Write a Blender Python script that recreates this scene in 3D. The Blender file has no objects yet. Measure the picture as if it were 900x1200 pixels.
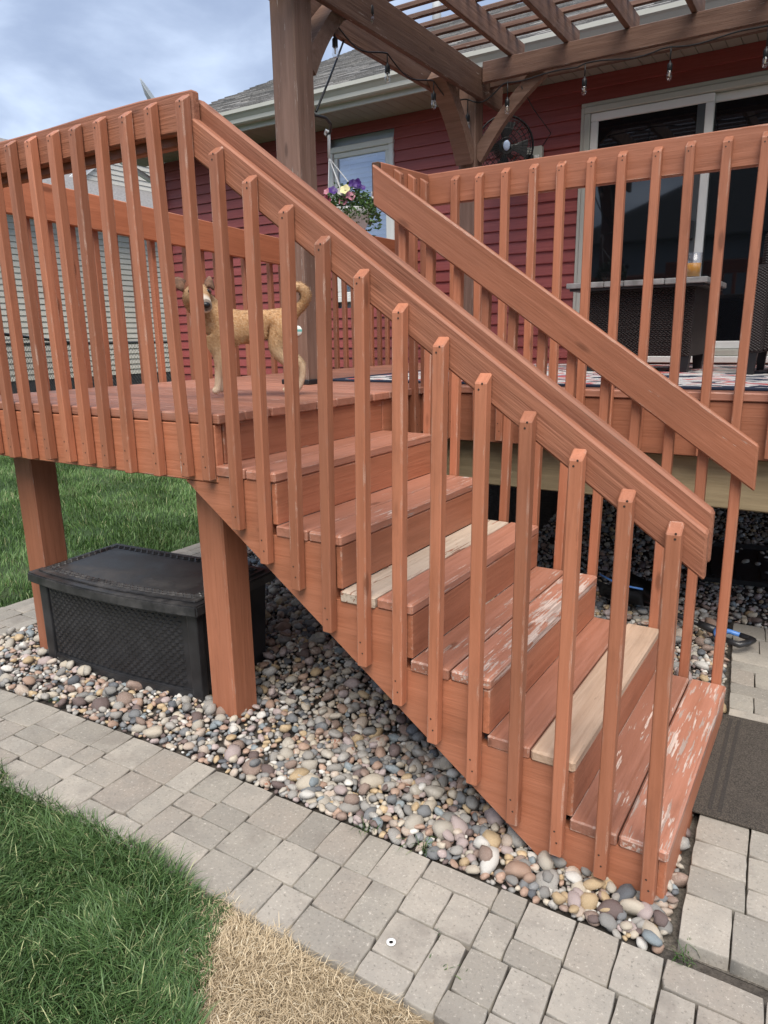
import bpy, bmesh, math, random
import numpy as np
from mathutils import Vector as V, Matrix, noise

random.seed(7); rng = np.random.default_rng(7)
SC = bpy.context.scene
COL = SC.collection
R = math.radians

# ------------------------------------------------------------------ camera
CAM = V((1.879, -1.834, 1.576)); YAW, PIT, ROL, FPX = -0.5671, 0.2401, -0.01633, 839.3
cy, sy, cp, sp = math.cos(YAW), math.sin(YAW), math.cos(PIT), math.sin(PIT)
fw = V((sy*cp, cy*cp, -sp)); rt = V((cy, -sy, 0)); up = rt.cross(fw)
r2 = rt*math.cos(ROL) + up*math.sin(ROL); u2 = up*math.cos(ROL) - rt*math.sin(ROL)
cd = bpy.data.cameras.new('camera'); cam = bpy.data.objects.new('camera', cd); COL.objects.link(cam)
cam.matrix_world = Matrix((r2, u2, -fw)).transposed().to_4x4(); cam.location = CAM
cd.sensor_fit = 'HORIZONTAL'; cd.sensor_width = 36; cd.lens = FPX/900*36
cd.clip_start = 0.05; cd.clip_end = 2000
SC.camera = cam

# ------------------------------------------------------------------ sky, sun, exposure
SUN_EL, SUN_AZ = R(58), R(150)          # azimuth clockwise from +Y
w = bpy.data.worlds.new('World'); SC.world = w; w.use_nodes = True
nt = w.node_tree; nt.nodes.clear()
def wn(t, **k):
    n = nt.nodes.new(t)
    for a, b in k.items(): setattr(n, a, b)
    return n
out = wn('ShaderNodeOutputWorld'); bg = wn('ShaderNodeBackground'); bg.inputs[1].default_value = 0.1
sky = wn('ShaderNodeTexSky', sky_type='NISHITA', sun_disc=False, sun_elevation=SUN_EL, sun_rotation=SUN_AZ)
tc = wn('ShaderNodeTexCoord'); sep = wn('ShaderNodeSeparateXYZ'); nt.links.new(tc.outputs['Generated'], sep.inputs[0])
zz = wn('ShaderNodeMath', operation='MAXIMUM'); nt.links.new(sep.outputs[2], zz.inputs[0]); zz.inputs[1].default_value = 0.0
za = wn('ShaderNodeMath', operation='ADD'); nt.links.new(zz.outputs[0], za.inputs[0]); za.inputs[1].default_value = 0.22
dv = wn('ShaderNodeVectorMath', operation='DIVIDE'); cb = wn('ShaderNodeCombineXYZ')
for i in range(3): nt.links.new(za.outputs[0], cb.inputs[i])
nt.links.new(tc.outputs['Generated'], dv.inputs[0]); nt.links.new(cb.outputs[0], dv.inputs[1])
def cloud(scale, detail, off, lo, hi):
    mp = wn('ShaderNodeMapping'); mp.inputs['Location'].default_value = off; nt.links.new(dv.outputs[0], mp.inputs[0])
    n = wn('ShaderNodeTexNoise'); n.inputs['Scale'].default_value = scale; n.inputs['Detail'].default_value = detail
    n.inputs['Roughness'].default_value = .5; n.inputs['Distortion'].default_value = .25
    nt.links.new(mp.outputs[0], n.inputs['Vector'])
    m = wn('ShaderNodeMapRange', interpolation_type='SMOOTHSTEP'); m.inputs[1].default_value = lo; m.inputs[2].default_value = hi
    nt.links.new(n.outputs[0], m.inputs[0]); return m.outputs[0]
c1 = cloud(1.9, 7, (3.1, 1.7, 0), .36, .66)
c2 = cloud(.8, 3, (-2, 5.3, 1), .3, .75)
mixc = wn('ShaderNodeMix', data_type='RGBA'); nt.links.new(c1, mixc.inputs[0])
mixc.inputs[6].default_value = (1.6, 1.98, 2.8, 1); mixc.inputs[7].default_value = (3.35, 3.9, 4.85, 1)
mixs = wn('ShaderNodeMix', data_type='RGBA'); mixs.inputs[0].default_value = .93
nt.links.new(sky.outputs[0], mixs.inputs[6]); nt.links.new(mixc.outputs[2], mixs.inputs[7])
nt.links.new(mixs.outputs[2], bg.inputs[0]); nt.links.new(bg.outputs[0], out.inputs[0])
sd = bpy.data.lights.new('sun', 'SUN'); sun = bpy.data.objects.new('sun', sd); COL.objects.link(sun)
sd.energy = 2.0; sd.angle = R(45); sd.color = (1, .93, .83)
sdir = V((math.sin(SUN_AZ)*math.cos(SUN_EL), math.cos(SUN_AZ)*math.cos(SUN_EL), math.sin(SUN_EL)))
sun.rotation_euler = sdir.to_track_quat('Z', 'Y').to_euler()
vs = SC.view_settings; vs.view_transform = 'Standard'; vs.look = 'None'; vs.gamma = 1; vs.use_curve_mapping = False
vs.exposure = 1.36

# ------------------------------------------------------------------ material helpers
class MT:
    def __init__(s, name):
        s.m = bpy.data.materials.new(name); s.m.use_nodes = True; s.t = s.m.node_tree
        s.b = s.t.nodes['Principled BSDF']; s.o = s.t.nodes['Material Output']
    def n(s, typ, ins=None, **k):
        n = s.t.nodes.new('ShaderNode'+typ)
        for a, b in k.items(): setattr(n, a, b)
        for a, b in (ins or {}).items(): s.set(n.inputs[a], b)
        return n
    def set(s, sock, v):
        if isinstance(v, bpy.types.NodeSocket): s.t.links.new(v, sock)
        else: sock.default_value = (*v, 1) if isinstance(v, tuple) and len(v) == 3 and sock.type == 'RGBA' else v
    def mix(s, f, a, b, blend='MIX'):
        n = s.n('Mix', {0: f, 6: a, 7: b}, data_type='RGBA', blend_type=blend); return n.outputs[2]
    def math(s, op, a, b=0.0, c=0.0): return s.n('Math', {0: a, 1: b, 2: c}, operation=op).outputs[0]
    def vmath(s, op, a, b): return s.n('VectorMath', {0: a, 1: b}, operation=op).outputs[0]
    def coord(s, scale=(1, 1, 1), rnd=True):
        v = s.n('TexCoord').outputs['Object']
        if rnd:
            r = s.n('ObjectInfo').outputs['Random']
            v = s.vmath('ADD', v, s.n('CombineXYZ', {0: s.math('MULTIPLY', r, 31.), 1: s.math('MULTIPLY', r, 17.), 2: s.math('MULTIPLY', r, 53.)}).outputs[0])
        return s.n('Mapping', {0: v, 3: scale}).outputs[0]
    def noise(s, vec, scale, detail=4, rough=.55, dist=0):
        return s.n('TexNoise', {'Vector': vec, 'Scale': scale, 'Detail': detail, 'Roughness': rough, 'Distortion': dist}).outputs[0]
    def ss(s, v, lo, hi, a=0., b=1.):
        return s.n('MapRange', {0: v, 1: lo, 2: hi, 3: a, 4: b}, interpolation_type='SMOOTHSTEP').outputs[0]
    def ramp(s, f, stops, interp='LINEAR'):
        n = s.n('ValToRGB', {0: f}); cr = n.color_ramp; cr.interpolation = interp
        while len(cr.elements) < len(stops): cr.elements.new(.5)
        for e, (p, c) in zip(cr.elements, stops): e.position = p; e.color = (*c, 1)
        return n.outputs[0]
    def bump(s, h, strength, dist):
        s.set(s.b.inputs['Normal'], s.n('Bump', {'Strength': strength, 'Distance': dist, 'Height': h}).outputs[0])
    def fin(s, col=None, rough=None, **k):
        if col is not None: s.set(s.b.inputs['Base Color'], col)
        if rough is not None: s.set(s.b.inputs['Roughness'], rough)
        for a, b in k.items(): s.set(s.b.inputs[a.replace('_', ' ')], b)
        return s.m
def wood(name, ca, cb_, wear_hi_c, rough=.55, bumpk=.25, base_wear=0.0, streak=None, spec=.4):
    m = MT(name); v = m.coord()
    g = m.noise(m.n('Mapping', {0: v, 3: (1.6, 34, 34)}).outputs[0], 1.0, 7, .6, .6)
    g2 = m.noise(m.n('Mapping', {0: v, 3: (5, 120, 120)}).outputs[0], 1.0, 3, .6)
    bl = m.noise(m.n('Mapping', {0: v, 3: (1.2, 3.5, 3.5)}).outputs[0], 1.6, 4)
    col = m.mix(m.ss(g, .2, .82), ca, cb_)
    col = m.mix(m.ss(g2, .52, .78, 0, .38), col, tuple(x*.6 for x in ca))
    rn = m.n('ObjectInfo').outputs['Random']
    col = m.mix(1.0, col, m.ramp(m.math('MULTIPLY_ADD', rn, .5, m.math('MULTIPLY', bl, .6)), [(0.12, (.62, .63, .64)), (.88, (1.22, 1.2, 1.19))]), 'MULTIPLY')
    at = m.n('Attribute', attribute_type='OBJECT', attribute_name='wear').outputs['Fac']
    wn1 = m.noise(m.n('Mapping', {0: v, 3: (7, 75, 75)}).outputs[0], 1.0, 7, .66)
    wn2 = m.noise(m.n('Mapping', {0: v, 3: (3.5, 8, 8)}).outputs[0], 1.0, 4)
    wv = m.math('ADD', m.math('MULTIPLY', wn1, .68), m.math('MULTIPLY', wn2, .32))
    th = m.math('SUBTRACT', .74 - base_wear, m.math('MULTIPLY', at, .3))
    wm = m.math('MULTIPLY', m.ss(m.math('SUBTRACT', wv, th), 0., .025), .9)
    wg = m.noise(m.n('Mapping', {0: v, 3: (3, 60, 60)}).outputs[0], 1.0, 5, .7)
    col = m.mix(wm, col, m.mix(m.ss(wg, .42, .6), tuple(x*.55 for x in wear_hi_c), wear_hi_c))
    vo = m.n('TexVoronoi', {'Vector': m.n('Mapping', {0: v, 3: (2.2, 7, 7)}).outputs[0], 'Scale': 1.0, 'Randomness': 1.0}).outputs['Distance']
    col = m.mix(m.ss(vo, .05, .12, .6, 0), col, tuple(x*.32 for x in ca))
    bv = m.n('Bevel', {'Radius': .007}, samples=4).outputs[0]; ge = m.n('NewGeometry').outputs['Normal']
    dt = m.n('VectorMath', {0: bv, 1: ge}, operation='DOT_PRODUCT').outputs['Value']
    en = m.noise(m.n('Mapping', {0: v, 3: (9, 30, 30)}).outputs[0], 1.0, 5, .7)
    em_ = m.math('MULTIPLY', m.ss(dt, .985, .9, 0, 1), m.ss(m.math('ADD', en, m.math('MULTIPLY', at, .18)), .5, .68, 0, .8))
    col = m.mix(em_, col, m.mix(m.ss(bl, .4, .6), wear_hi_c, tuple(x*.45 for x in ca)))  # worn edges, with the bright highlight along rail edges painted into the colour
    gr = m.noise(m.n('Mapping', {0: v, 3: (2.5, 9, 9)}).outputs[0], 1.0, 6, .7)
    col = m.mix(m.ss(gr, .52, .75, 0, .38), col, tuple(x*.5 for x in ca))
    m.bump(m.math('SUBTRACT', m.math('ADD', g, m.math('MULTIPLY', g2, .5)), m.math('MULTIPLY', wm, .4)), bumpk, .006)
    return m.fin(col, rough, **{'Specular_IOR_Level': spec})
def plain(name, col, rough=.5, nz=0.0, scale=20., bumpk=0., **k):
    m = MT(name)
    if nz:
        f = m.noise(m.coord(), scale, 5)
        c = m.mix(m.ss(f, .3, .7), tuple(x*(1-nz) for x in col), tuple(min(1, x*(1+nz)) for x in col))
        if bumpk: m.bump(f, bumpk, .004)
    else: c = col
    return m.fin(c, rough, **k)

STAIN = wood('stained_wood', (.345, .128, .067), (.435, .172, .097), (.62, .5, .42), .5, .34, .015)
STAIN_OLD = wood('weathered_stained_wood', (.27, .10, .055), (.43, .175, .10), (.13, .075, .05), .62, .6, .03)
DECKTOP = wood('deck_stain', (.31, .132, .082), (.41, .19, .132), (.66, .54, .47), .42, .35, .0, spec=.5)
STAIN_OR = wood('orange_stained_wood', (.37, .125, .06), (.47, .17, .085), (.55, .4, .3), .5, .25)
RAW = wood('bare_pine', (.42, .285, .195), (.56, .41, .3), (.28, .19, .14), .72, .5, .08)
RAW_GREY = wood('bare_weathered_pine', (.47, .38, .29), (.62, .52, .42), (.36, .15, .09), .65, .6, .05)
TREATED = wood('treated_lumber', (.26, .2, .115), (.38, .3, .18), (.05, .035, .02), .7, .4, -.03)
PERG = wood('brown_pergola_wood', (.115, .06, .042), (.2, .118, .086), (.5, .43, .39), .62, .5, .05)
PERG_P = wood('brown_post_wood', (.155, .088, .062), (.245, .152, .116), (.5, .43, .39), .62, .6, .07)
END = wood('rotten_end_grain', (.07, .035, .022), (.2, .1, .06), (.02, .015, .01), .8, .9)
NAIL = plain('nail_steel', (.035, .022, .016), .55)
WHITE = plain('white_vinyl', (.74, .74, .72), .4, .03, 4)
TRIM = plain('grey_beige_aluminium', (.46, .46, .41), .4, .04, 3)
BLACK = plain('black_resin', (.024, .024, .026), .36, .3, 9)
LIDM = MT('dusty_black_resin')
_f = LIDM.noise(LIDM.coord(), 6, 7, .7); LIDM.fin(LIDM.mix(LIDM.ss(_f, .35, .75), (.02, .02, .022), (.085, .08, .078)), LIDM.ss(_f, .3, .7, .3, .55))
LIDM = LIDM.m
BLACKM = plain('black_metal', (.012, .012, .014), .45)
RUBBER = plain('black_rubber', (.018, .018, .019), .5, .2, 25, .2)
BLUE = plain('blue_plastic', (.10, .27, .68), .35)

def siding_mat(name, a, b, rough=.5):
    m = MT(name); v = m.coord()
    g = m.noise(m.n('Mapping', {0: v, 3: (2, 18, 60)}).outputs[0], 1.2, 6, .6, .4)
    d = m.noise(v, .8, 3)
    c = m.mix(m.ss(g, .3, .7), a, b)
    c = m.mix(1., c, m.ramp(d, [(.25, (.88, .87, .87)), (.75, (1.1, 1.1, 1.1))]), 'MULTIPLY')
    c = m.mix(1., c, m.ramp(m.n('ObjectInfo').outputs['Random'], [(0, (.93, .92, .92)), (1, (1.06, 1.06, 1.06))]), 'MULTIPLY')
    m.bump(m.math('ADD', g, m.math('MULTIPLY', d, 2.)), .16, .006)
    return m.fin(c, rough)
RED = siding_mat('red_vinyl_siding', (.245, .05, .046), (.305, .07, .063))
CREAM = siding_mat('cream_vinyl_siding', (.52, .5, .43), (.6, .57, .5))
GREYSIDE = siding_mat('grey_vinyl_siding', (.2, .22, .25), (.26, .28, .31))

# ------------------------------------------------------------------ object helpers
WM = {}
def reg(o, M): WM[o.name] = M
def link(o, parent=None, M=None):
    COL.objects.link(o); M = M or Matrix()
    if parent is not None:
        o.parent = parent; o.matrix_parent_inverse = WM[parent.name].inverted()
    o.matrix_basis = M; reg(o, M); return o
def tag(o, label=None, cat=None, group=None, kind=None, wear=None):
    if label: o['label'] = label
    if cat: o['category'] = cat
    if group: o['group'] = group
    if kind: o['kind'] = kind
    return o
def thing(name, label, cat, loc=(0, 0, 0), group=None):
    o = bpy.data.objects.new(name, None); o.empty_display_size = .1
    link(o, None, Matrix.Translation(loc)); return tag(o, label, cat, group)
def obj(name, me, mat=None, parent=None, M=None):
    if mat is not None and len(me.materials) == 0:
        for x in (mat if isinstance(mat, (list, tuple)) else [mat]): me.materials.append(x)
    return link(bpy.data.objects.new(name, me), parent, M)
def mesh(name, vs_, fs, smooth=False, mats=None):
    me = bpy.data.meshes.new(name); me.from_pydata([tuple(v) for v in vs_], [], fs)
    if mats is not None: me.polygons.foreach_set('material_index', mats)
    if smooth: me.polygons.foreach_set('use_smooth', [True]*len(me.polygons))
    me.update(); return me
def bm_mesh(name, bm, smooth=False):
    bmesh.ops.recalc_face_normals(bm, faces=bm.faces)
    me = bpy.data.meshes.new(name); bm.to_mesh(me); bm.free()
    if smooth: me.polygons.foreach_set('use_smooth', [True]*len(me.polygons))
    return me
def add_box(bm, lo, hi, mi=0):
    vs_ = [bm.verts.new((x, y, z)) for x in (lo[0], hi[0]) for y in (lo[1], hi[1]) for z in (lo[2], hi[2])]
    for f in ((0, 1, 3, 2), (4, 6, 7, 5), (0, 4, 5, 1), (2, 3, 7, 6), (0, 2, 6, 4), (1, 5, 7, 3)):
        bm.faces.new([vs_[i] for i in f]).material_index = mi
    return vs_
def bevel(bm, off, seg=1):
    bmesh.ops.recalc_face_normals(bm, faces=bm.faces)
    bmesh.ops.bevel(bm, geom=list(bm.edges), offset=off, segments=seg, affect='EDGES', profile=.6)
def box(name, lo, hi, mat, parent=None, bev=.003, seg=1):
    c = (V(lo)+V(hi))/2; h = (V(hi)-V(lo))/2
    bm = bmesh.new(); add_box(bm, -h, h)
    if bev: bevel(bm, bev, seg)
    return obj(name, bm_mesh(name, bm), mat, parent, Matrix.Translation(c))
_cache = {}
def board(name, p0, p1, wdir, W, T, mat, parent=None, bev=.004, plumb=0., cut=0., nails=None, wear=None, warp=0.):
    """a plank from p0 to p1 (centre line); local X runs along the grain"""
    p0, p1 = V(p0), V(p1); ax = (p1-p0); L = ax.length; ax.normalize()
    wd = V(wdir); wd = (wd-ax*wd.dot(ax)).normalized(); nz = ax.cross(wd)
    key = (name, round(L, 3), round(W, 4), round(T, 4), plumb, cut, str(nails), mat.name, warp and random.random())
    me = _cache.get(key)
    if me is None:
        bm = bmesh.new(); n = 8 if warp else 1
        if warp:
            rows = []
            for i in range(n+1):
                x = -L/2+L*i/n; dy = warp*(noise.noise(V((x*1.7, W*9, T*40)))); dz = warp*.6*noise.noise(V((x*2.1, 7, W)))
                rows.append([bm.verts.new((x, y+dy, z+dz)) for y, z in ((-W/2, -T/2), (W/2, -T/2), (W/2, T/2), (-W/2, T/2))])
            for a, b in zip(rows, rows[1:]):
                for k in range(4): bm.faces.new((a[k], a[(k+1) % 4], b[(k+1) % 4], b[k]))
            bm.faces.new(rows[0][::-1]); bm.faces.new(rows[-1])
        else: add_box(bm, (-L/2, -W/2, -T/2), (L/2, W/2, T/2))
        bmesh.ops.recalc_face_normals(bm, faces=bm.faces)
        if plumb:
            for v in bm.verts: v.co.x += v.co.y*plumb
        if cut:
            for v in bm.verts:
                if v.co.x > 0 and v.co.z*(1 if cut > 0 else -1) < 0: v.co.x -= abs(cut)
        if bev:
            ed = [e for e in bm.edges if not warp or e.calc_face_angle(0) > .7]
            bmesh.ops.bevel(bm, geom=ed, offset=bev, segments=1, affect='EDGES')
        for (nx, ny, side) in (nails or ()):
            c = bm.verts.new((nx*L/2 if abs(nx) <= 1 else nx, ny, side*(T/2+.0008)))
            ring = [bm.verts.new((c.co.x+.0032*math.cos(a), ny+.0032*math.sin(a), side*(T/2+.0008))) for a in np.linspace(0, 2*math.pi, 7)[:-1]]
            for i in range(6): bm.faces.new((c, ring[i], ring[(i+1) % 6])).material_index = 1
        me = bm_mesh(name, bm); _cache[key] = me
        me.materials.append(mat)
        if nails: me.materials.append(NAIL)
    M = Matrix((ax, wd, nz)).transposed().to_4x4(); M.translation = (p0+p1)/2
    o = obj(name, me, None, parent, M)
    if wear: o['wear'] = wear
    return o
def tube_geo(bm, pts, rad, n=8, mi=0, cap=True):
    pts = [V(p) for p in pts]; rings = []; prev = None
    for i, p in enumerate(pts):
        d = (pts[min(i+1, len(pts)-1)]-pts[max(i-1, 0)]).normalized()
        a = prev if prev is not None else (V((0, 0, 1)) if abs(d.z) < .9 else V((1, 0, 0)))
        a = (a-d*a.dot(d)).normalized(); prev = a; b = d.cross(a)
        r = rad[i] if hasattr(rad, '__len__') else rad
        rings.append([bm.verts.new(p+(a*math.cos(t)+b*math.sin(t))*r) for t in [2*math.pi*k/n for k in range(n)]])
    for q, s in zip(rings, rings[1:]):
        for k in range(n):
            f = bm.faces.new((q[k], q[(k+1) % n], s[(k+1) % n], s[k])); f.material_index = mi; f.smooth = True
    if cap:
        bm.faces.new(rings[0][::-1]).material_index = mi; bm.faces.new(rings[-1]).material_index = mi
def tube(name, pts, rad, mat, parent=None, n=8):
    bm = bmesh.new(); tube_geo(bm, pts, rad, n)
    me = bpy.data.meshes.new(name); bmesh.ops.recalc_face_normals(bm, faces=bm.faces); bm.to_mesh(me); bm.free()
    return obj(name, me, mat, parent)
def lathe_geo(bm, prof, n=12, mi=0, M=None):
    M = M or Matrix(); rings = []
    for r, z in prof: rings.append([bm.verts.new(M @ V((r*math.cos(2*math.pi*k/n), r*math.sin(2*math.pi*k/n), z))) for k in range(n)])
    for q, s in zip(rings, rings[1:]):
        for k in range(n):
            f = bm.faces.new((q[k], q[(k+1) % n], s[(k+1) % n], s[k])); f.material_index = mi; f.smooth = True
    bm.faces.new(rings[0][::-1]).material_index = mi; bm.faces.new(rings[-1]).material_index = mi
def lathe(name, prof, mat, parent=None, M=None, n=14):
    bm = bmesh.new(); lathe_geo(bm, prof, n)
    bmesh.ops.recalc_face_normals(bm, faces=bm.faces)
    me = bpy.data.meshes.new(name); bm.to_mesh(me); bm.free()
    return obj(name, me, mat, parent, M)
def prism(name, poly, ext, mat, parent=None, M=None, bev=0.):
    """polygon in local XZ extruded along local Y by ext"""
    bm = bmesh.new(); n = len(poly)
    a = [bm.verts.new((x, 0, z)) for x, z in poly]; b = [bm.verts.new((x, ext, z)) for x, z in poly]
    bm.faces.new(a); bm.faces.new(b[::-1])
    for i in range(n): bm.faces.new((a[i], b[i], b[(i+1) % n], a[(i+1) % n]))
    if bev: bevel(bm, bev)
    return obj(name, bm_mesh(name, bm), mat, parent, M)

# ------------------------------------------------------------------ numbers measured off the photograph
H, RR, HS, WW = 1.318, .27, .1883, 1.118      # deck height, tread run, rise, stair width
XL, YR, D = -1.75, 1.6, 4.55                  # left deck edge, main-deck rim, house wall

# ------------------------------------------------------------------ ground
def soil_mat():
    m = MT('dark_soil'); v = m.coord(rnd=False)
    f = m.noise(v, 40, 6, .7); g = m.noise(v, 3, 3)
    c = m.mix(m.ss(f, .3, .75), (.035, .03, .026), (.12, .105, .09)); c = m.mix(m.ss(g, .4, .7, 0, .5), c, (.07, .055, .04))
    m.bump(f, .8, .02); return m.fin(c, .9)
def lawn_mat():
    m = MT('lawn_ground'); v = m.coord(rnd=False)
    f = m.noise(v, 60, 6, .7); g = m.noise(v, 1.6, 4)
    c = m.mix(m.ss(f, .3, .75), (.022, .045, .014), (.05, .105, .03)); c = m.mix(m.ss(g, .45, .75, 0, .45), c, (.11, .13, .05))
    m.bump(f, .8, .03); return m.fin(c, .95)
def sheet(name, x0, y0, x1, y1, z, mat):
    o = obj(name, mesh(name, [(x0, y0, z), (x1, y0, z), (x1, y1, z), (x0, y1, z)], [(0, 1, 2, 3)]), mat); o['kind'] = 'structure'; return o
sheet('ground', -150, -150, 150, 150, -.035, lawn_mat())
def bedz(y): return max(0., y-2.3)*.175
BED = obj('pebble_bed', mesh('pebble_bed', [(-1.9, -.42, -.012), (3.6, -.42, -.012), (3.6, 2.3, -.012), (-1.9, 2.3, -.012), (3.6, 4.54, .38), (-1.9, 4.54, .38)], [(0, 1, 2, 3), (3, 2, 4, 5)]), soil_mat()); BED['kind'] = 'structure'

def thatch():
    m = MT('dry_thatch'); v = m.coord(rnd=False); f = m.noise(v, 120, 6, .75); g = m.noise(v, 9, 4)
    c = m.mix(m.ss(f, .3, .7), (.2, .145, .085), (.5, .39, .25)); c = m.mix(m.ss(g, .5, .7, 0, .6), c, (.16, .12, .08)); m.bump(f, .9, .015); return m.fin(c, .95)
sheet('bare_lawn_patch', .55, -2.2, 2.6, -.6, -.0145, thatch())
def edgeY(x):
    return float(np.interp(x, [-2.4, -1.32, -.9, -.2, .95, 1.67, 3.2], [-.25, -.23, -.2, -.172, -.172, -.175, -.18]))

# pavers -----------------------------------------------------------
def paver_mat():
    m = MT('tumbled_concrete_paver'); v = m.coord()
    f = m.noise(v, 105, 4, .75); g = m.noise(v, 9, 6, .65); rn = m.n('ObjectInfo').outputs['Random']
    c = m.ramp(rn, [(0, (.235, .215, .185)), (.35, (.33, .305, .262)), (.6, (.285, .25, .212)), (.8, (.35, .322, .28)), (1, (.375, .34, .29))])
    c = m.mix(m.ss(g, .35, .7, 0, .55), c, (.24, .225, .2))
    c = m.mix(m.ss(f, .58, .72, 0, .65), c, (.66, .61, .53)); c = m.mix(m.ss(f, .28, .45, .7, 0), c, (.1, .092, .08))
    st = m.noise(v, 4, 5, .65); c = m.mix(m.ss(st, .5, .7, 0, .55), c, (.17, .15, .13))
    m.bump(m.math('ADD', m.math('MULTIPLY', f, .4), g), .35, .006); return m.fin(c, .85)
PAVER = paver_mat()
def jointmat():
    m = MT('joint_sand'); v = m.coord(rnd=False); f = m.noise(v, 90, 5, .7)
    m.bump(f, .8, .01); return m.fin(m.mix(m.ss(f, .3, .7), (.06, .052, .043), (.17, .15, .125)), .95)
JOINT = jointmat()
def split(u0, v0, u1, v1, out_, depth=0):
    w_, h_ = u1-u0, v1-v0
    if (w_ < .2 and h_ < .2) or depth > 5 or (w_*h_ < .03 and random.random() < .8):
        out_.append((u0, v0, u1, v1)); return
    if (w_ > h_*1.1) if abs(w_-h_) > .03 else random.random() < .5:
        c = u0+w_*random.choice((.38, .5, .5, .62)); split(u0, v0, c, v1, out_, depth+1); split(c, v0, u1, v1, out_, depth+1)
    else:
        c = v0+h_*random.choice((.36, .42, .58, .64, .5)); split(u0, v0, u1, c, out_, depth+1); split(u0, c, u1, v1, out_, depth+1)
def add_paver(parent, quad, z, joint):
    """quad: 4 ground corners, counter-clockwise"""
    c = sum((V((x, y, 0)) for x, y in quad), V())/4
    pts = []
    for i in range(4):                       # inset for the joint and break the straight sides a little
        p = V((*quad[i], 0)); q = V((*quad[(i+1) % 4], 0))
        for k in range(3):
            t = (k+.02)/3; s = p.lerp(q, t); d = (c-s)
            n_ = V((-(q-p).y, (q-p).x, 0)).normalized()
            s2 = s+n_*(joint*.5+random.uniform(0, .0025))
            if k == 0:
                pr = V((*quad[i-1], 0)); n0 = V((-(p-pr).y, (p-pr).x, 0)).normalized(); s2 += n0*(joint*.5+.0015)+(n_+n0)*.0008
            pts.append(s2-c)
    tx, ty, dz = random.gauss(0, .004), random.gauss(0, .004), random.gauss(0, .0011)
    if random.random() < .25:                     # a knocked-off corner
        k_ = random.randrange(4)*3; pts[k_] = pts[k_]*random.uniform(.92, .98)
    n = len(pts); top = [V((p.x*.972, p.y*.972, 0+p.x*tx+p.y*ty)) for p in pts]
    vs_ = [V((p.x, p.y, -.05)) for p in pts]+[V((p.x, p.y, -.006+p.x*tx+p.y*ty)) for p in pts]+[V((p.x*.99, p.y*.99, -.0018+p.x*tx+p.y*ty)) for p in pts]+top
    fs = [tuple(range(3*n, 4*n))]
    for l in range(3):
        for i in range(n): fs.append((l*n+i, l*n+(i+1) % n, (l+1)*n+(i+1) % n, (l+1)*n+i))
    me = mesh('paver', vs_, fs)
    me.polygons.foreach_set('use_smooth', [False]+[True]*(len(fs)-1))
    obj('paver', me, PAVER, parent, Matrix.Translation((c.x, c.y, z+dz)))
def slabs(parent, fmap, ucuts, vcuts, z):
    for u0, u1 in zip(ucuts, ucuts[1:]):
        for v0, v1 in zip(vcuts, vcuts[1:]):
            cells = []; split(u0, v0, u1, v1, cells)
            for a, b, c, d in cells:
                q = [fmap(a, b), fmap(c, b), fmap(c, d), fmap(a, d)]
                area = sum(q[i][0]*q[(i+1) % 4][1]-q[(i+1) % 4][0]*q[i][1] for i in range(4))
                add_paver(parent, q if area > 0 else q[::-1], z, random.uniform(.0, .0028))
path = sheet('paver_path', -2.45, -.67, 3.4, -.1, -.02, JOINT); path.data.vertices[2].co.y = path.data.vertices[3].co.y = -.19
uc = [.06+.4575*k_ for k_ in range(-5, 8)]
slabs(path, lambda u, v: (u+.05*v, edgeY(u)-v), uc, [0, .46], .012)
apron = sheet('paver_apron', 1.52, -.125, 3.4, 2.26, -.009, JOINT)
lx = lambda v: float(np.interp(v, [-.1, .43, 1.15, 2.25], [1.672, 1.632, 1.632, 1.515]))
slabs(apron, lambda u, v: (u+lx(v)-1.632, v), [1.636, 2.04, 2.45, 2.86, 3.27], [-.12, .31, .71, 1.1, 1.5, 1.88, 2.25], .034)
side = sheet('paver_walk', -2.34, -.17, -1.86, 4.3, -.016, JOINT)
slabs(side, lambda u, v: (u, v), [-2.3, -1.88], [-.2, .22, .62, 1.0, 1.4, 1.8, 2.2], .012)

# pebbles ----------------------------------------------------------
def stone_mat(i, a, b, vein=None):
    m = MT('river_stone_%d' % i); v = m.coord()
    f = m.noise(v, 30, 6, .65); g = m.noise(v, 120, 3, .6)
    c = m.mix(m.ss(f, .32, .7), a, b); c = m.mix(m.ss(g, .6, .75, 0, .4), c, tuple(min(1, x*1.7) for x in b))
    c = m.mix(m.ss(g, .22, .4, .4, 0), c, tuple(x*.5 for x in a))
    if vein: c = m.mix(m.ss(m.noise(v, 18, 3, .6, 1.2), .56, .66), c, vein)
    m.bump(m.math('ADD', f, m.math('MULTIPLY', g, .5)), .5, .006); return m.fin(c, .68)
STONES = [stone_mat(i, *s) for i, s in enumerate([
    ((.24, .225, .205), (.36, .34, .31)), ((.14, .145, .15), (.23, .235, .24)), ((.075, .08, .09), (.14, .15, .165)),
    ((.4, .35, .28), (.54, .48, .39)), ((.3, .2, .15), (.42, .29, .22)), ((.2, .14, .115), (.3, .22, .18), (.42, .36, .3)),
    ((.32, .26, .25), (.45, .37, .35)), ((.36, .26, .15), (.52, .4, .25)), ((.17, .2, .215), (.28, .32, .34)),
    ((.5, .48, .44), (.64, .62, .58)), ((.28, .27, .25), (.4, .38, .35), (.16, .15, .14)), ((.1, .075, .07), (.18, .13, .12)),
    ((.34, .31, .26), (.46, .42, .36)), ((.19, .185, .175), (.27, .26, .245)), ((.42, .34, .27), (.5, .44, .38), (.3, .14, .09))])]
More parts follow.
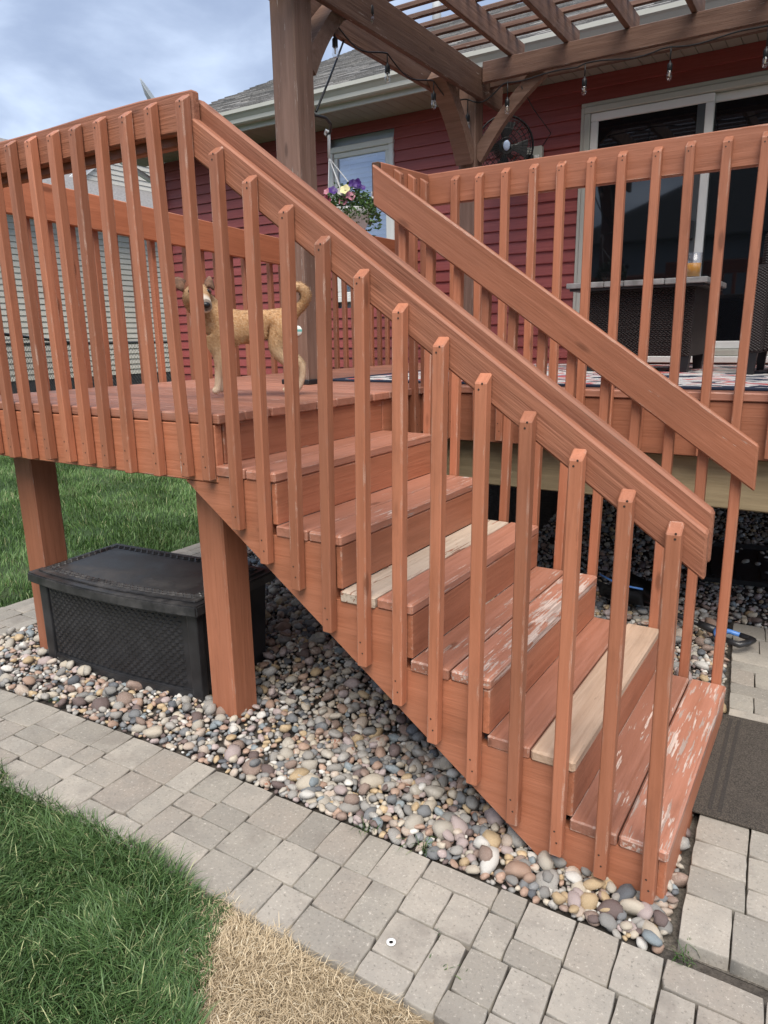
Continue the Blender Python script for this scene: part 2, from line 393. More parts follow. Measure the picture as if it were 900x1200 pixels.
def stone_geo(seed, sub=2):
    bm = bmesh.new(); bmesh.ops.create_icosphere(bm, subdivisions=sub, radius=1)
    rr = random.Random(seed); sx, sy_, sz = 1, rr.uniform(.62, .95), rr.uniform(.42, .7); o = V((seed*3.1, seed*1.7, 0)); k = rr.uniform(.25, .6); pls = [V((rr.gauss(0, 1), rr.gauss(0, 1), rr.gauss(0, 1))).normalized() for _ in range(4)]
    for v in bm.verts:
        d = 1+k*noise.noise(v.co*.9+o)+.2*noise.noise(v.co*2.1+o)+.06*noise.noise(v.co*5+o)
        for pl in pls:
            t = v.co.dot(pl)*d
            if t > .72: d *= .72/t*.75+.25
        q = v.co*d; v.co = V((q.x*sx, q.y*sy_, q.z*sz))
    vs_ = [v.co.copy() for v in bm.verts]; fs = [tuple(v.index for v in f.verts) for f in bm.faces]; bm.free(); return vs_, fs
SG = [stone_geo(i) for i in range(20)]; SGL = [stone_geo(i, 1) for i in range(20)]
def bed_ok(x, y):
    if y < edgeY(x)+.006 or x < -1.87: return False
    if y < 2.2 and x > lx(y)-.02: return False
    if y > 2.2 and y < 2.3 and x > 1.45: return False
    return True
grid = {}; peb = []
def try_place(x, y, r, k):
    gx, gy = int(x//.08), int(y//.08)
    for i in range(gx-1, gx+2):
        for j in range(gy-1, gy+2):
            for (a, b, c) in grid.get((i, j), ()):
                if (a-x)**2+(b-y)**2 < (k*(r+c))**2: return False
    grid.setdefault((gx, gy), []).append((x, y, r)); return True
regions = [(-1.87, 1.64, -.28, 2.4), (.1, 2.8, 1.0, 4.45)]
def scatter(n, rlo, rhi, k, zf, tries):
    c = 0
    for _ in range(tries):
        if c >= n: break
        q_ = random.random(); a = regions[1] if q_ < .3 else ((.2, 1.64, -.2, .35) if q_ < .48 else regions[0])
        x, y = random.uniform(a[0], a[1]), random.uniform(a[2], a[3])
        if not bed_ok(x, y): continue
        r = rlo+(rhi-rlo)*random.random()**1.6
        if bed_ok(x, y-r*.45) and try_place(x, y, r, k):
            peb.append((x, y, bedz(y)+zf*r+random.uniform(-.002, .006), r)); c += 1
scatter(420, .031, .05, .8, .36, 5000)
scatter(2300, .02, .033, .74, .4, 20000)
scatter(9000, .013, .021, .6, .5, 75000)
scatter(7000, .009, .014, .58, .55, 70000)
grid.clear(); n0 = len(peb)
scatter(1500, .017, .034, .95, 1.1, 12000)            # a loose upper layer
for (x, y, z, r) in ((1.36, .06, .05, .05), (1.43, -.03, .02, .036), (1.52, -.02, .02, .042), (1.28, -.02, .03, .038), (.98, -.0, .02, .042), (1.58, -.06, .02, .033), (1.5, -.1, .02, .036), (1.4, -.12, .02, .03), (1.6, .02, .02, .03), (.05, -.08, .02, .045), (.42, -.07, .025, .05)):
    peb.append((x, y, z, r))
def inframe(x, y, z):
    d = V((x, y, z))-CAM; zc = d.dot(fw)
    if zc < .1: return None
    px, py = 450+FPX*d.dot(r2)/zc, 600-FPX*d.dot(u2)/zc
    return zc if -10 < px < 910 and -10 < py < 1210 else None
vis = []
for i, (x, y, z, r) in enumerate(peb):
    zc = inframe(x, y, z)
    hid = (x > -.05 and .06 < y < 1.1) or (-1.4 < x < -.36 and y > .1) or (y > 1.2 and x < .6)
    if zc and not hid: vis.append((r/zc, i))
vis.sort(reverse=True); top300 = {i for _, i in vis[:300]}
smesh = {}
allv, allf, allm = [], [], []
wts = [9, 6, 4, 10, 9, 7, 8, 8, 4, 5, 7, 6, 9, 7, 6]
for i, (x, y, z, r) in enumerate(peb):
    gi = random.randrange(20); mi = random.choices(range(15), wts)[0]
    Rm = Matrix.Translation((x, y, z)) @ Matrix.Rotation(random.uniform(0, 6.28), 4, 'Z') @ Matrix.Rotation(random.gauss(0, .3), 4, 'X') @ Matrix.Rotation(random.gauss(0, .25), 4, 'Y') @ Matrix.Scale(r, 4)
    if i in top300:
        me = smesh.get((gi, mi))
        if me is None:
            me = mesh('pebble', *SG[gi], smooth=True); me.materials.append(STONES[mi]); smesh[(gi, mi)] = me
        obj('pebble', me, None, BED, Rm)
    else:
        G_ = SGL[gi] if r < .0145 or y > 2.4 else SG[gi]; o_ = len(allv); allv += [Rm @ v for v in G_[0]]; allf += [tuple(o_+k for k in f) for f in G_[1]]; allm += [mi]*len(G_[1])
me = mesh('loose_pebbles', allv, allf, True, allm)
for s in STONES: me.materials.append(s)
tag(obj('loose_pebbles', me, None, BED), kind='stuff')

# grass ------------------------------------------------------------
def grass_mat(name, a, b, tip):
    m = MT(name); t = m.n('Attribute', attribute_name='tint').outputs['Fac']; t2 = m.n('Attribute', attribute_name='along').outputs['Fac']
    c = m.ramp(t, [(0, a), (.75, b), (1, tip)])
    return m.fin(c, .5, **{'Specular_IOR_Level': .35})
GRASS = grass_mat('long_grass', (.03, .072, .021), (.092, .165, .052), (.38, .4, .2))
LAWN = grass_mat('mown_grass', (.05, .11, .028), (.115, .21, .062), (.3, .31, .16))
STRAW = grass_mat('dry_grass', (.36, .27, .16), (.6, .49, .33), (.72, .64, .48))
def blades(name, x, y, z, h, wd, lean, mat, label=None, cat=None, swirl=1.5):
    n = len(x); ang = rng.uniform(0, 2*np.pi, n)
    fld = np.array([noise.noise(V((a*swirl, b*swirl, 3.3))) for a, b in zip(x, y)])*5
    ang = np.where(rng.random(n) < .65, fld+rng.normal(0, .7, n), ang)
    dx, dy = np.cos(ang), np.sin(ang); ln = np.clip(rng.normal(lean, .28, n), .05, 1.5)
    fa = ang+np.pi/2+rng.normal(0, .7, n); wx, wy = np.cos(fa)*wd, np.sin(fa)*wd
    lv = [0, .45, .8, 1]; vsx = []
    for u in lv:
        hor = h*np.sin(ln)*(u**1.7); ver = h*(u*np.cos(ln*u*.9)); k = (1, .9, .6, 0)[lv.index(u)]
        cx, cy_, cz = x+dx*hor, y+dy*hor, z+ver
        if k: vsx += [np.stack([cx-wx*k, cy_-wy*k, cz], 1), np.stack([cx+wx*k, cy_+wy*k, cz], 1)]
        else: vsx += [np.stack([cx, cy_, cz], 1)]
    P = np.stack(vsx, 1).reshape(-1, 3); b = np.arange(n)[:, None]*7
    quads = np.concatenate([b+np.array([0, 1, 3, 2]), b+np.array([2, 3, 5, 4])]); tri = b+np.array([4, 5, 6])
    me = bpy.data.meshes.new(name); nl = quads.size+tri.size; npoly = len(quads)+len(tri)
    me.vertices.add(len(P)); me.vertices.foreach_set('co', P.ravel())
    me.loops.add(nl); me.loops.foreach_set('vertex_index', np.concatenate([quads.ravel(), tri.ravel()]))
    me.polygons.add(npoly)
    me.polygons.foreach_set('loop_start', np.concatenate([np.arange(len(quads))*4, quads.size+np.arange(len(tri))*3]))
    me.polygons.foreach_set('use_smooth', np.ones(npoly, bool)); me.update(calc_edges=True); me.validate()
    tint = np.clip(rng.beta(2.2, 2.6, n)+(rng.random(n) < .05)*.5, 0, 1).repeat(7)
    at = me.attributes.new('tint', 'FLOAT', 'POINT'); at.data.foreach_set('value', tint.astype(np.float32))
    o = obj(name, me, mat); o['kind'] = 'stuff'
    if label: tag(o, label, cat)
    return o
def gedge(x): return np.interp(x, [-1.6, -.64, .1, .5, .56, .8, 1.3], [-.60, -.61, -.61, -.645, -.66, -1., -1.6])
N = 150000; gx = rng.uniform(-1.3, 1.2, N); gy = rng.uniform(-1.75, -.45, N)
jit = np.array([noise.noise(V((a*7, b*7, 0))) for a, b in zip(gx, gy)])*.035
k = (gy < gedge(gx)+jit) & (gx < .55+.73*(-.655-gy)+jit*1.2+.22*rng.random(len(gx))**3.5); gx, gy = gx[k], gy[k]
tuft = np.array([noise.noise(V((a*4, b*4, 5))) for a, b in zip(gx, gy)])
blades('long_grass', gx, gy, np.full(len(gx), -.012), np.clip(rng.normal(.058, .018, len(gx))*(1+.5*tuft), .02, .12), rng.uniform(.0009, .002, len(gx)), .8, GRASS,
       'thick dark green long grass at the edge of the paver path', 'grass', 3.0)
N = 75000; gx = rng.uniform(.38, 1.9, N); gy = rng.uniform(-1.5, -.6, N)
jit = np.array([noise.noise(V((a*9, b*9, 0))) for a, b in zip(gx, gy)])*.03
k = (gy < -.625+jit*.8-.06*(gx-.67)) & (gx > .54+.73*(-.655-gy)+jit*1.5-.17*rng.random(len(gx))**2.5); gx, gy = gx[k], gy[k]
blades('dry_grass', gx, gy, rng.uniform(-.02, .006, len(gx)), np.clip(rng.normal(.026, .011, len(gx)), .01, .06), rng.uniform(.0005, .0012, len(gx)), 1.25, STRAW,
       'patch of dead straw coloured grass beside the path', 'dry grass', 4)
N = 115000; gx = -2.32-7*rng.random(N)**1.3; gy = rng.uniform(-.6, 6.2, N)
k = gy > (-gx-2.3)*.36-.5; gx, gy = gx[k], gy[k]
jit = np.array([noise.noise(V((a*2.2, b*2.2, 9))) for a, b in zip(gx, gy)])
k = (rng.random(len(gx)) < .75+jit*.7) & (gx < -2.31+.03*jit); gx, gy, jit = gx[k], gy[k], jit[k]
blades('lawn', gx, gy, np.full(len(gx), -.035), np.clip(rng.normal(.055, .014, len(gx))*(1+.5*jit), .02, .1), rng.uniform(.0018, .0034, len(gx)), .55, LAWN,
       'mown green lawn behind the deck and storage box', 'lawn', 1.2)
for cx, cy_, n, hh, lab in ((.73, -.16, 22, .07, 'grass tuft among the stones nearest the middle of the path edge'), (.92, -.14, 30, .08, 'green weed between the stones and the path, below the staircase'), (1.2, -.5, 14, .03, 'tiny grass sprout in the dark paver joint right of the white ring'),
                       (1.12, -.42, 5, .03, 'tiny grass sprout in the paver joint just above the white ring'), (1.70, -.15, 26, .05, 'green weed at the corner where the two paver areas meet'), (-.95, -.16, 14, .05, 'grass tuft at the stones in front of the storage box')):
    a = rng.normal(0, .022, n); b = rng.normal(0, .012, n)
    o = blades('grass_tuft', cx+a, cy_+b, np.full(n, .0), rng.uniform(.5, 1, n)*hh, rng.uniform(.001, .0022, n), .8, GRASS)
    del o['kind']; o['group'] = 'weeds in the joints of the path'
    tag(o, lab, 'weed')

# ------------------------------------------------------------------ DECK
deck = thing('wooden_deck', 'raised reddish brown stained wooden deck with slatted railings on thick posts', 'deck', (XL, 0, 0))
y = .002; i = 0
while y < D-.05:
    x1 = .018 if y < YR-.06 else 3.4
    o = board('deck_board', (XL-.02, y+.07, H-.019+random.uniform(-.001, .001)), (x1+random.uniform(-.004, .004), y+.07, H-.019), (0, 1, 0), .139, .037, DECKTOP, deck, .005, wear=.12 if y > .5 else .2, warp=.0)
    y += .1445
board('rim_board', (XL, .021, 1.172), (-.004, .021, 1.172), (0, 0, 1), .212, .038, STAIN, deck)
board('rim_board', (.005, YR+.021, 1.155), (3.4, YR+.021, 1.155), (0, 0, 1), .248, .038, STAIN, deck)
board('rim_board', (XL, .042, 1.172), (XL, D-.1, 1.172), (0, 0, 1), .212, .038, STAIN, deck)
board('rim_board', (-.021, WW+.004, 1.172), (-.021, YR+.04, 1.172), (0, 0, 1), .21, .038, STAIN, deck)
for j in range(9):
    board('joist', (-1.72+.0, .35+.42*j, 1.18), (3.3 if .35+.42*j > 1.65 else -.06, .35+.42*j, 1.18), (0, 0, 1), .18, .036, TREATED, deck)
board('support_beam', (.05, 1.70, .905), (3.4, 1.70, .905), (0, 0, 1), .235, .04, TREATED, deck, .006)
for x0 in (-1.55, -.285):
    board('support_post', (x0+.07, .212, -.05), (x0+.07, .212, 1.064), (1, 0, 0), .139, .139, STAIN, deck, .007, warp=.004)
for x0 in (2.75,): board('support_post', (x0, 1.80, -.05), (x0, 2.05, .75), (1, 0, 0), .139, .139, TREATED, deck, .007)
for x0 in (-1.6, 2.9): board('support_post', (x0, 4.0, -.05), (x0, 4.0, 1.09), (1, 0, 0), .139, .139, TREATED, deck, .007)
BW = .037
def baluster(parent, x0, z0, x1, z1, y, d=1, mat=STAIN, axis='x', wear=.0):
    """upright picket; d=+1 outer face towards -Y (or +X for axis y)"""
    if axis == 'x': p0, p1, wd = (x0, y, z0), (x1, y, z1), (1, 0, 0)
    else: p0, p1, wd = (y, x0, z0), (y, x1, z1), (0, 1, 0)
    s = -1 if axis == 'x' else 1
    return board('baluster', p0, p1, wd, BW, BW, mat, parent, .0035, cut=.026*d, nails=((.93, random.choice((-.004, 0, .005)), -d), (.955, .006, -d), (-.92, .004, -d), (-.86, -.004, -d)), wear=random.choice((0, .05, .12, .2)))
# near level railing
rail = board('top_rail', (XL-.3, .021, 2.303), (.0, .021, 2.303), (0, 0, 1), .122, .037, STAIN_OLD, deck, .006, warp=.012, wear=.25)
board('inner_rail', (XL, .061, 2.279), (-.036, .061, 2.279), (0, 0, 1), .134, .037, STAIN, rail, .005)
for tx, bx in ((-.162, -.125), (-.29, -.278), (-.426, -.444), (-.566, -.578), (-.698, -.70), (-.839, -.825), (-.974, -.962), (-1.105, -1.101), (-1.24, -1.235), (-1.375, -1.37), (-1.51, -1.505), (-1.645, -1.64)):
    baluster(rail, bx-.009, 1.078+random.uniform(-.008, .008), tx-.009, 2.345+random.uniform(-.005, .004), -.0195)
# left side railing, in two lengths
r = board('top_rail', (XL-.02, -.0, 2.318), (XL-.02, 2.72, 2.19), (0, 0, 1), .185, .037, STAIN_OR, deck, .004, wear=.05)
r3 = board('top_rail', (XL-.02, 2.724, 2.345), (XL-.02, D-.06, 2.345), (0, 0, 1), .185, .037, STAIN_OR, deck, .004)
yy = .12
while yy < D-.12:
    baluster(r if yy < 2.7 else r3, yy, 1.08, yy+random.uniform(-.006, .006), 2.33 if yy > 2.72 else 2.36-.047*yy, XL-.058, -1, axis='y'); yy += .136
# right-hand railing of the main deck
r = board('top_rail', (-.046, YR+.019, 2.294), (3.4, YR+.019, 2.291), (0, 0, 1), .15, .037, STAIN, deck, .005, wear=.15)
xx = .145
while xx < 3.3:
    baluster(r, xx+random.uniform(-.006, .006), 1.045+random.uniform(-.008, .008), xx+random.uniform(-.007, .007), 2.342+random.uniform(-.005, .004), YR-.0195, mat=STAIN); xx += .1366
# short railing from the stair head back to the right-hand railing
r = board('top_rail', (-.022, WW+.03, 2.27), (-.022, YR-.002, 2.29), (0, 0, 1), .15, .037, STAIN, deck, .005)
for yy in (1.27, 1.395, 1.515): baluster(r, yy, 1.08, yy, 2.335, .016, 1, axis='y')
box('rail_end', (-.042, WW+.006, 2.2), (-.004, WW+.029, 2.343), END, r)

# ------------------------------------------------------------------ STAIRS
st = thing('wooden_staircase', 'straight flight of six stained wooden steps with sloping slatted handrails', 'staircase', (RR*3, WW/2, 0))
poly = [(-.174, 1.064), (-.002, 1.064), (-.002, H-HS-.0385)]
for k in range(1, 7):
    z = H-k*HS-.0385; poly += [(k*RR-.032, z)]
    if k < 6: poly += [(k*RR-.032, z-HS)]
poly += [(1.588, -.02), (1.30, -.02)]
for y0 in (.003, WW-.041):
    prism('stringer', poly, .038, STAIN, st, Matrix.Translation((0, y0, 0)), .0)
prism('stringer', [(x, z-.004) for x, z in poly], .038, STAIN, st, Matrix.Translation((0, .54, 0)))
for k in range(0, 7):
    zt = H-k*HS
    zb = H-(k+1)*HS+.001 if k < 6 else -.02
    fx = k*RR-.014
    if k == 0: board('riser_board', (fx, .043, (H-.039+zb)/2), (fx, WW-.002, (H-.039+zb)/2), (0, 0, 1), H-.039-zb, .024, STAIN, st, .003, wear=.35)
    else: board('riser_board', (fx, .005, (zt-.039+zb)/2), (fx, WW-.004, (zt-.039+zb)/2), (0, 0, 1), zt-.039-zb, .024, STAIN, st, .003, wear=.15)
    if k == 0: continue
    fm = bm_ = DECKTOP
    front = {5: RAW}.get(k, DECKTOP); back = {3: RAW_GREY}.get(k, DECKTOP)
    wf = {1: .3, 2: .5, 3: .5, 4: .82, 6: .72}.get(k, .1); wb = {1: .25, 2: .35, 3: .4, 4: .55, 5: .25, 6: .5}.get(k, .1)
    dz = random.uniform(-.002, .002)
    board('tread_board', (k*RR-.067, -.002+random.uniform(-.003, .003), zt-.019), (k*RR-.067, WW+random.uniform(0, .006), zt-.019), (1, 0, 0), .135, .038, front, st, .007, wear=wf)
    board('tread_board', (k*RR-.208, -.001+random.uniform(-.004, .002), zt-.019+dz), (k*RR-.208, WW-.002, zt-.019+dz), (1, 0, 0), .137, .038, back, st, .004, wear=wb)
# near handrail: outer and raised inner board, then its pickets
sl = -.7223; plumb = sl
def zline(x): return 2.345+sl*(x+.02)
cosA = 1/math.hypot(1, sl)
hr = board('handrail', (-.016, .021, zline(-.016)-.182+.0625), (1.642, .021, zline(1.642)-.17+.0625), (0, 0, 1), .125*cosA, .037, STAIN_OLD, st, .006, plumb=plumb, wear=.02)
board('inner_rail', (-.02, .062, zline(-.02)-.068), (1.645, .062, zline(1.645)-.068), (0, 0, 1), .136*cosA, .037, STAIN_OLD, hr, .007, plumb=plumb, wear=.12)
NB = [(-.009, 2.345, -.016, 1.08), (.122, 2.172, .115, .912), (.257, 2.073, .24, .805), (.397, 1.973, .377, .733), (.531, 1.873, .506, .605), (.668, 1.771, .646, .514), (.798, 1.67, .78, .41), (.929, 1.575, .909, .312),
      (1.059, 1.477, 1.048, .213), (1.19, 1.379, 1.184, .122), (1.329, 1.287, 1.323, .07), (1.459, 1.193, 1.455, .05), (1.579, 1.123, 1.588, .03)]
for tx, tz, bx, bz in NB: baluster(hr, bx-.009, bz, tx-.009, tz, -.0195)
# far handrail: one board with the pickets behind it
fr = board('handrail', (-.012, WW-.018, zline(-.012)-.098), (1.645, WW-.018, 1.172-.09), (0, 0, 1), .172*cosA, .037, STAIN, st, .006, plumb=plumb, wear=.3)
for tx, tz, bx, bz in NB[1:]: baluster(fr, bx-.01+random.uniform(-.01, .01), bz, tx+random.uniform(-.01, .01), tz-.02, WW+.0225, -1)

# ------------------------------------------------------------------ PERGOLA
PX = -.77
pg = thing('pergola', 'dark brown weathered timber pergola over the deck beside the house', 'pergola', (PX, 1.5, H))
p1 = board('post', (PX, 1.5, H), (PX, 1.5, 3.47), (1, 0, 0), .158, .158, PERG_P, pg, .008, wear=.25)
p2 = board('post', (PX, 3.66, H), (PX, 3.66, 3.47), (1, 0, 0), .14, .14, PERG_P, pg, .006, wear=.15)
box('post_base', (PX-.1, 1.4, H), (PX+.1, 1.6, H+.028), BLACKM, p1, .004)
for x in (PX+.1, PX-.1): board('beam', (x, 1.02, 3.395), (x, 3.98, 3.395), (0, 0, 1), .21, .04, PERG, pg, .005, wear=.25)
for yb in (3.6, 3.74): board('cross_beam', (PX+.125, yb, 3.465), (3.6, yb, 3.465), (0, 0, 1), .14, .04, PERG, pg, .005, wear=.2)
board('cross_beam', (PX+.125, 1.3, 3.465), (3.6, 1.3, 3.465), (0, 0, 1), .14, .04, PERG, pg, .005)
for a, b in (((PX, 1.575, 2.98), (PX, 1.98, 3.42)), ((PX, 3.585, 2.88), (PX, 3.12, 3.36)), ((PX+.06, 3.66, 2.9), (PX+.56, 3.66, 3.42))):
    av, bv = V(a), V(b); d = (bv-av).normalized(); side_ = V((1, 0, 0)) if abs(d.x) < .1 else V((0, 1, 0)); nrm = d.cross(side_)
    bm = bmesh.new(); rows = []; nn = 10; L_ = (bv-av).length
    sgn = 1 if nrm.z < 0 else -1
    for q in range(nn+1):
        t = q/nn; sag = sgn*.05*math.sin(math.pi*t)*(-1)
        c = av.lerp(bv, t)+nrm*sag*.6
        hw = .052*(1-.18*math.sin(math.pi*t))
        rows.append([bm.verts.new(c+nrm*e*hw+side_*s*.07*(.95 if abs(d.x) < .1 else .4)) for e, s in ((-1, -1), (1, -1), (1, 1), (-1, 1))])
    for p_, q_ in zip(rows, rows[1:]):
        for e in range(4): bm.faces.new((p_[e], p_[(e+1) % 4], q_[(e+1) % 4], q_[e]))
    bm.faces.new(rows[0][::-1]); bm.faces.new(rows[-1]); obj('brace', bm_mesh('brace', bm), PERG_P, pg)
xx = -.43
while xx < 3.4:
    board('rafter', (xx, .95, 3.605), (xx, 3.82, 3.605), (0, 0, 1), .138, .038, PERG, pg, .004, wear=.2); xx += .415
yy = 1.0
while yy < 3.8:
    board('slat', (-.95, yy, 3.69), (3.7, yy, 3.69), (0, 0, 1), .03, .034, PERG, pg, .003, wear=.3); yy += .165
hk = tube('plant_hook', [(PX+.08, 1.57, 2.74), (PX+.085, 1.66, 2.745), (PX+.06, 1.74, 2.735), (PX+.03, 1.78, 2.71), (PX+.0, 1.785, 2.69)], .008, BLACKM, pg)
def disc(name, c, nrm, prof, mat, parent=None, n=20, sx=1, sy_=1):
    q = V(nrm).to_track_quat('Z', 'Y').to_matrix().to_4x4(); q.translation = c
    return lathe(name, prof, mat, parent, q @ Matrix.Diagonal((sx, sy_, 1, 1)), n)
def badge_mat():
    m = MT('oval_badge'); v = m.n('TexCoord').outputs['Object']; s = m.n('SeparateXYZ', {0: v})
    band = m.ss(m.math('ABSOLUTE', m.math('ADD', s.outputs[1], -.002)), .006, .009, 1, 0)
    return m.fin(m.mix(band, (.62, .66, .62), (.12, .35, .33)), .4)
disc('badge', (PX+.02, 1.4195, 1.615), (0.05, -1, 0), [(.001, .004), (.028, .004), (.032, 0), (.032, -.002)], badge_mat(), pg, sx=1., sy_=.9)

# string lights -----------------------------------------------------
def clear_glass(name, col=(1, 1, 1), tr=.75):
    m = MT(name); g = m.n('BsdfGlossy', {'Color': (*col, 1), 'Roughness': .03}); t = m.n('BsdfTransparent', {'Color': (*col, 1)})
    f = m.n('LayerWeight', {'Blend': .5}).outputs['Facing']; f = m.math('ADD', m.math('MULTIPLY', m.math('POWER', f, 3.5), .7), (1-tr)*.45)
    mx = m.n('MixShader', {0: f, 1: t.outputs[0], 2: g.outputs[0]}); m.t.links.new(mx.outputs[0], m.o.inputs[0]); return m.m
BULB = clear_glass('bulb_glass', (.95, .95, .95), .72)
sl_ = thing('string_lights', 'black cord of small clear bulbs strung along the pergola beams', 'string lights', (PX, 2.5, 3.2))
bl = [(-.66, 2.1, 3.36), (PX, 1.89, 3.155), (PX, 2.45, 3.17), (PX, 3.06, 3.16), (PX+.02, 3.56, 3.13), (-.44, 3.58, 3.19), (.13, 3.58, 3.22), (.69, 3.58, 3.21), (1.25, 3.58, 3.18), (1.81, 3.58, 3.2)]
anch = [V((x, y_, 3.29 if i_ < 5 else 3.37)) for i_, (x, y_, z) in enumerate(bl)]; anch[0] = V((-.655, 2.1, 3.5))
cord = []
for a, b in zip(anch, anch[1:]):
    for q in range(10):
        t = q/10; c = a.lerp(b, t); c.z -= .05*math.sin(math.pi*t)*(1 if (a-b).length > .3 else .3)*(1 if a.x < -.6 else .25)-.012*math.sin(2*math.pi*t+a.x*5); cord.append(c)
cord.append(anch[-1]); cord.append(V((2.6, 3.58, 3.36)))
tube('cord', cord, .0052, BLACKM, sl_, 6)
tube('cord', [(-.35, 3.62, 3.33), (-.3, 3.75, 3.2), (-.36, 4.3, 3.16), (-.5, D-.06, 3.12), (-.58, D-.05, 3.0)], .004, BLACKM, sl_, 6)
tube('cord', [(PX-.1, 2.12, 3.29), (PX-.02, 1.85, 3.0), (PX+.08, 1.585, 2.76)], .006, BLACKM, sl_, 6)
sock = None
for (x, y_, z), a in zip(bl, anch):
    M = Matrix.Translation((x, y_, z))
    if sock is None:
        b = lathe('light_bulb', [(.003, -.042), (.012, -.036), (.0185, -.022), (.019, -.008), (.014, .018), (.0125, .022)], BULB, sl_, M); bm_b = b.data
        s = lathe('socket', [(.013, .014), (.0165, .018), (.0165, .055), (.012, .062), (.006, .066), (.006, .075)], BLACKM, b, M); sock = s.data
        f = lathe('filament', [(.001, -.02), (.005, -.015), (.005, .012), (.002, .016)], plain('warm_filament', (.75, .66, .5), .3), b, M, 6); fil = f.data
    else:
        b = obj('light_bulb', bm_b, None, sl_, M); obj('socket', sock, None, b, M); obj('filament', fil, None, b, M)
    tube('drop_cord', [(x, y_, z+.07), ((x+a.x)/2, (y_+a.y)/2, (z+.07+a.z)/2), a], .0045, BLACKM, b, 6)

# hanging basket ----------------------------------------------------
HB = V((-.63, 1.79, 2.16))
hb = thing('hanging_basket', 'hanging white basket of purple, pink and yellow petunias on the brown post', 'flower basket', HB)
lathe('pot', [(.06, 0), (.085, .01), (.125, .1), (.132, .125), (.12, .125), (.11, .1), (.02, .095)], WHITE, hb, Matrix.Translation(HB), 20)
hp = V((-.768, 1.785, 2.70)); sp_ = V((-.76, 1.785, 2.575))
tube('hanger', [hp+V((0, 0, -.01)), hp+V((-.015, 0, .004)), hp+V((-.005, 0, .022)), hp+V((.012, 0, .012)), hp+V((.012, 0, -.03)), sp_], [.006, .007, .008, .008, .009, .008], WHITE, hb)
for q in range(4):
    a = q*math.pi/2+.5; tube('hanger_cord', [sp_, HB+V((.125*math.cos(a), .125*math.sin(a), .12))], .0028, WHITE, hb, 5)
LEAF = MT('petunia_leaf'); _r = LEAF.n('ObjectInfo'); _t = LEAF.noise(LEAF.coord(), 25, 2)
LEAF = LEAF.fin(LEAF.ramp(_t, [(.3, (.035, .085, .02)), (.7, (.11, .2, .05))]), .5)
lv, lf = [], []
for q in range(1700):
    a = random.uniform(0, 6.28); rr_ = .168*math.sqrt(random.random()); zz_ = .1+.16*(1-(rr_/.2)**2)*random.random()+random.uniform(-.05, .03)-(.07 if rr_ > .14 else 0)*random.random()
    c = HB+V((rr_*math.cos(a), rr_*math.sin(a), zz_)); d = V((random.gauss(0, 1)+math.cos(a), random.gauss(0, 1)+math.sin(a), random.gauss(.3, .6))).normalized()
    s_ = d.cross(V((random.gauss(0, 1), random.gauss(0, 1), random.gauss(0, 1)))).normalized(); L_ = random.uniform(.016, .034); W_ = L_*.28
    nrm = d.cross(s_)*.004; i_ = len(lv)
    lv += [c, c+d*L_*.5+s_*W_+nrm, c+d*L_, c+d*L_*.5-s_*W_+nrm]; lf += [(i_, i_+1, i_+2), (i_, i_+2, i_+3)]
tag(obj('foliage', mesh('foliage', lv, lf), LEAF, hb), kind='stuff')
FC = [plain('petal_'+n_, c_, .5, .15, 40) for n_, c_ in (('purple', (.06, .018, .17)), ('pink', (.62, .12, .2)), ('yellow', (.7, .64, .33)), ('dark_plum', (.025, .008, .04)), ('rose', (.5, .2, .26)), ('white', (.75, .72, .68)))]
def flower_me(mat, rad):
    bm = bmesh.new(); c = bm.verts.new((0, 0, 0)); n_ = 20
    ring = [bm.verts.new((rad*(1+.1*math.cos(5*t))*math.cos(t), rad*(1+.1*math.cos(5*t))*math.sin(t), rad*(.42+.1*math.sin(5*t)))) for t in [2*math.pi*q/n_ for q in range(n_)]]
    mid = [bm.verts.new((rad*.45*math.cos(2*math.pi*q/n_), rad*.45*math.sin(2*math.pi*q/n_), rad*.28)) for q in range(n_)]
    for q in range(n_):
        bm.faces.new((mid[q], ring[q], ring[(q+1) % n_], mid[(q+1) % n_])); bm.faces.new((c, mid[q], mid[(q+1) % n_]))
    me_ = bm_mesh('flower', bm, True); me_.materials.append(mat); return me_
fme = [flower_me(m_, .026) for m_ in FC]
vr = (CAM-HB); vr.z = 0; vr.normalize(); ri = V((-vr.y, vr.x, 0))
for q, (a, z, mi) in enumerate([(.035, .235, 0), (.065, .22, 0), (.02, .25, 0), (-.13, .16, 1), (-.12, .13, 4), (-.02, .205, 2), (-.055, .2, 5), (.0, .17, 4), (-.03, .15, 4), (.165, .18, 3), (.17, .165, 3), (-.09, .2, 0), (.14, .19, 5), (.02, .19, 4), (-.12, .2, 4), (.05, .245, 0)]):
    dn = (vr*random.uniform(.6, 1)+V((0, 0, random.uniform(.1, .7)))+ri*random.uniform(-.5, .5)).normalized()
    M = dn.to_track_quat('Z', 'Y').to_matrix().to_4x4() @ Matrix.Scale(random.uniform(.75, 1.15), 4); M.translation = HB+ri*a+V((0, 0, z))+vr*random.uniform(.05, .13)
    obj('flower', fme[mi], None, hb, M)

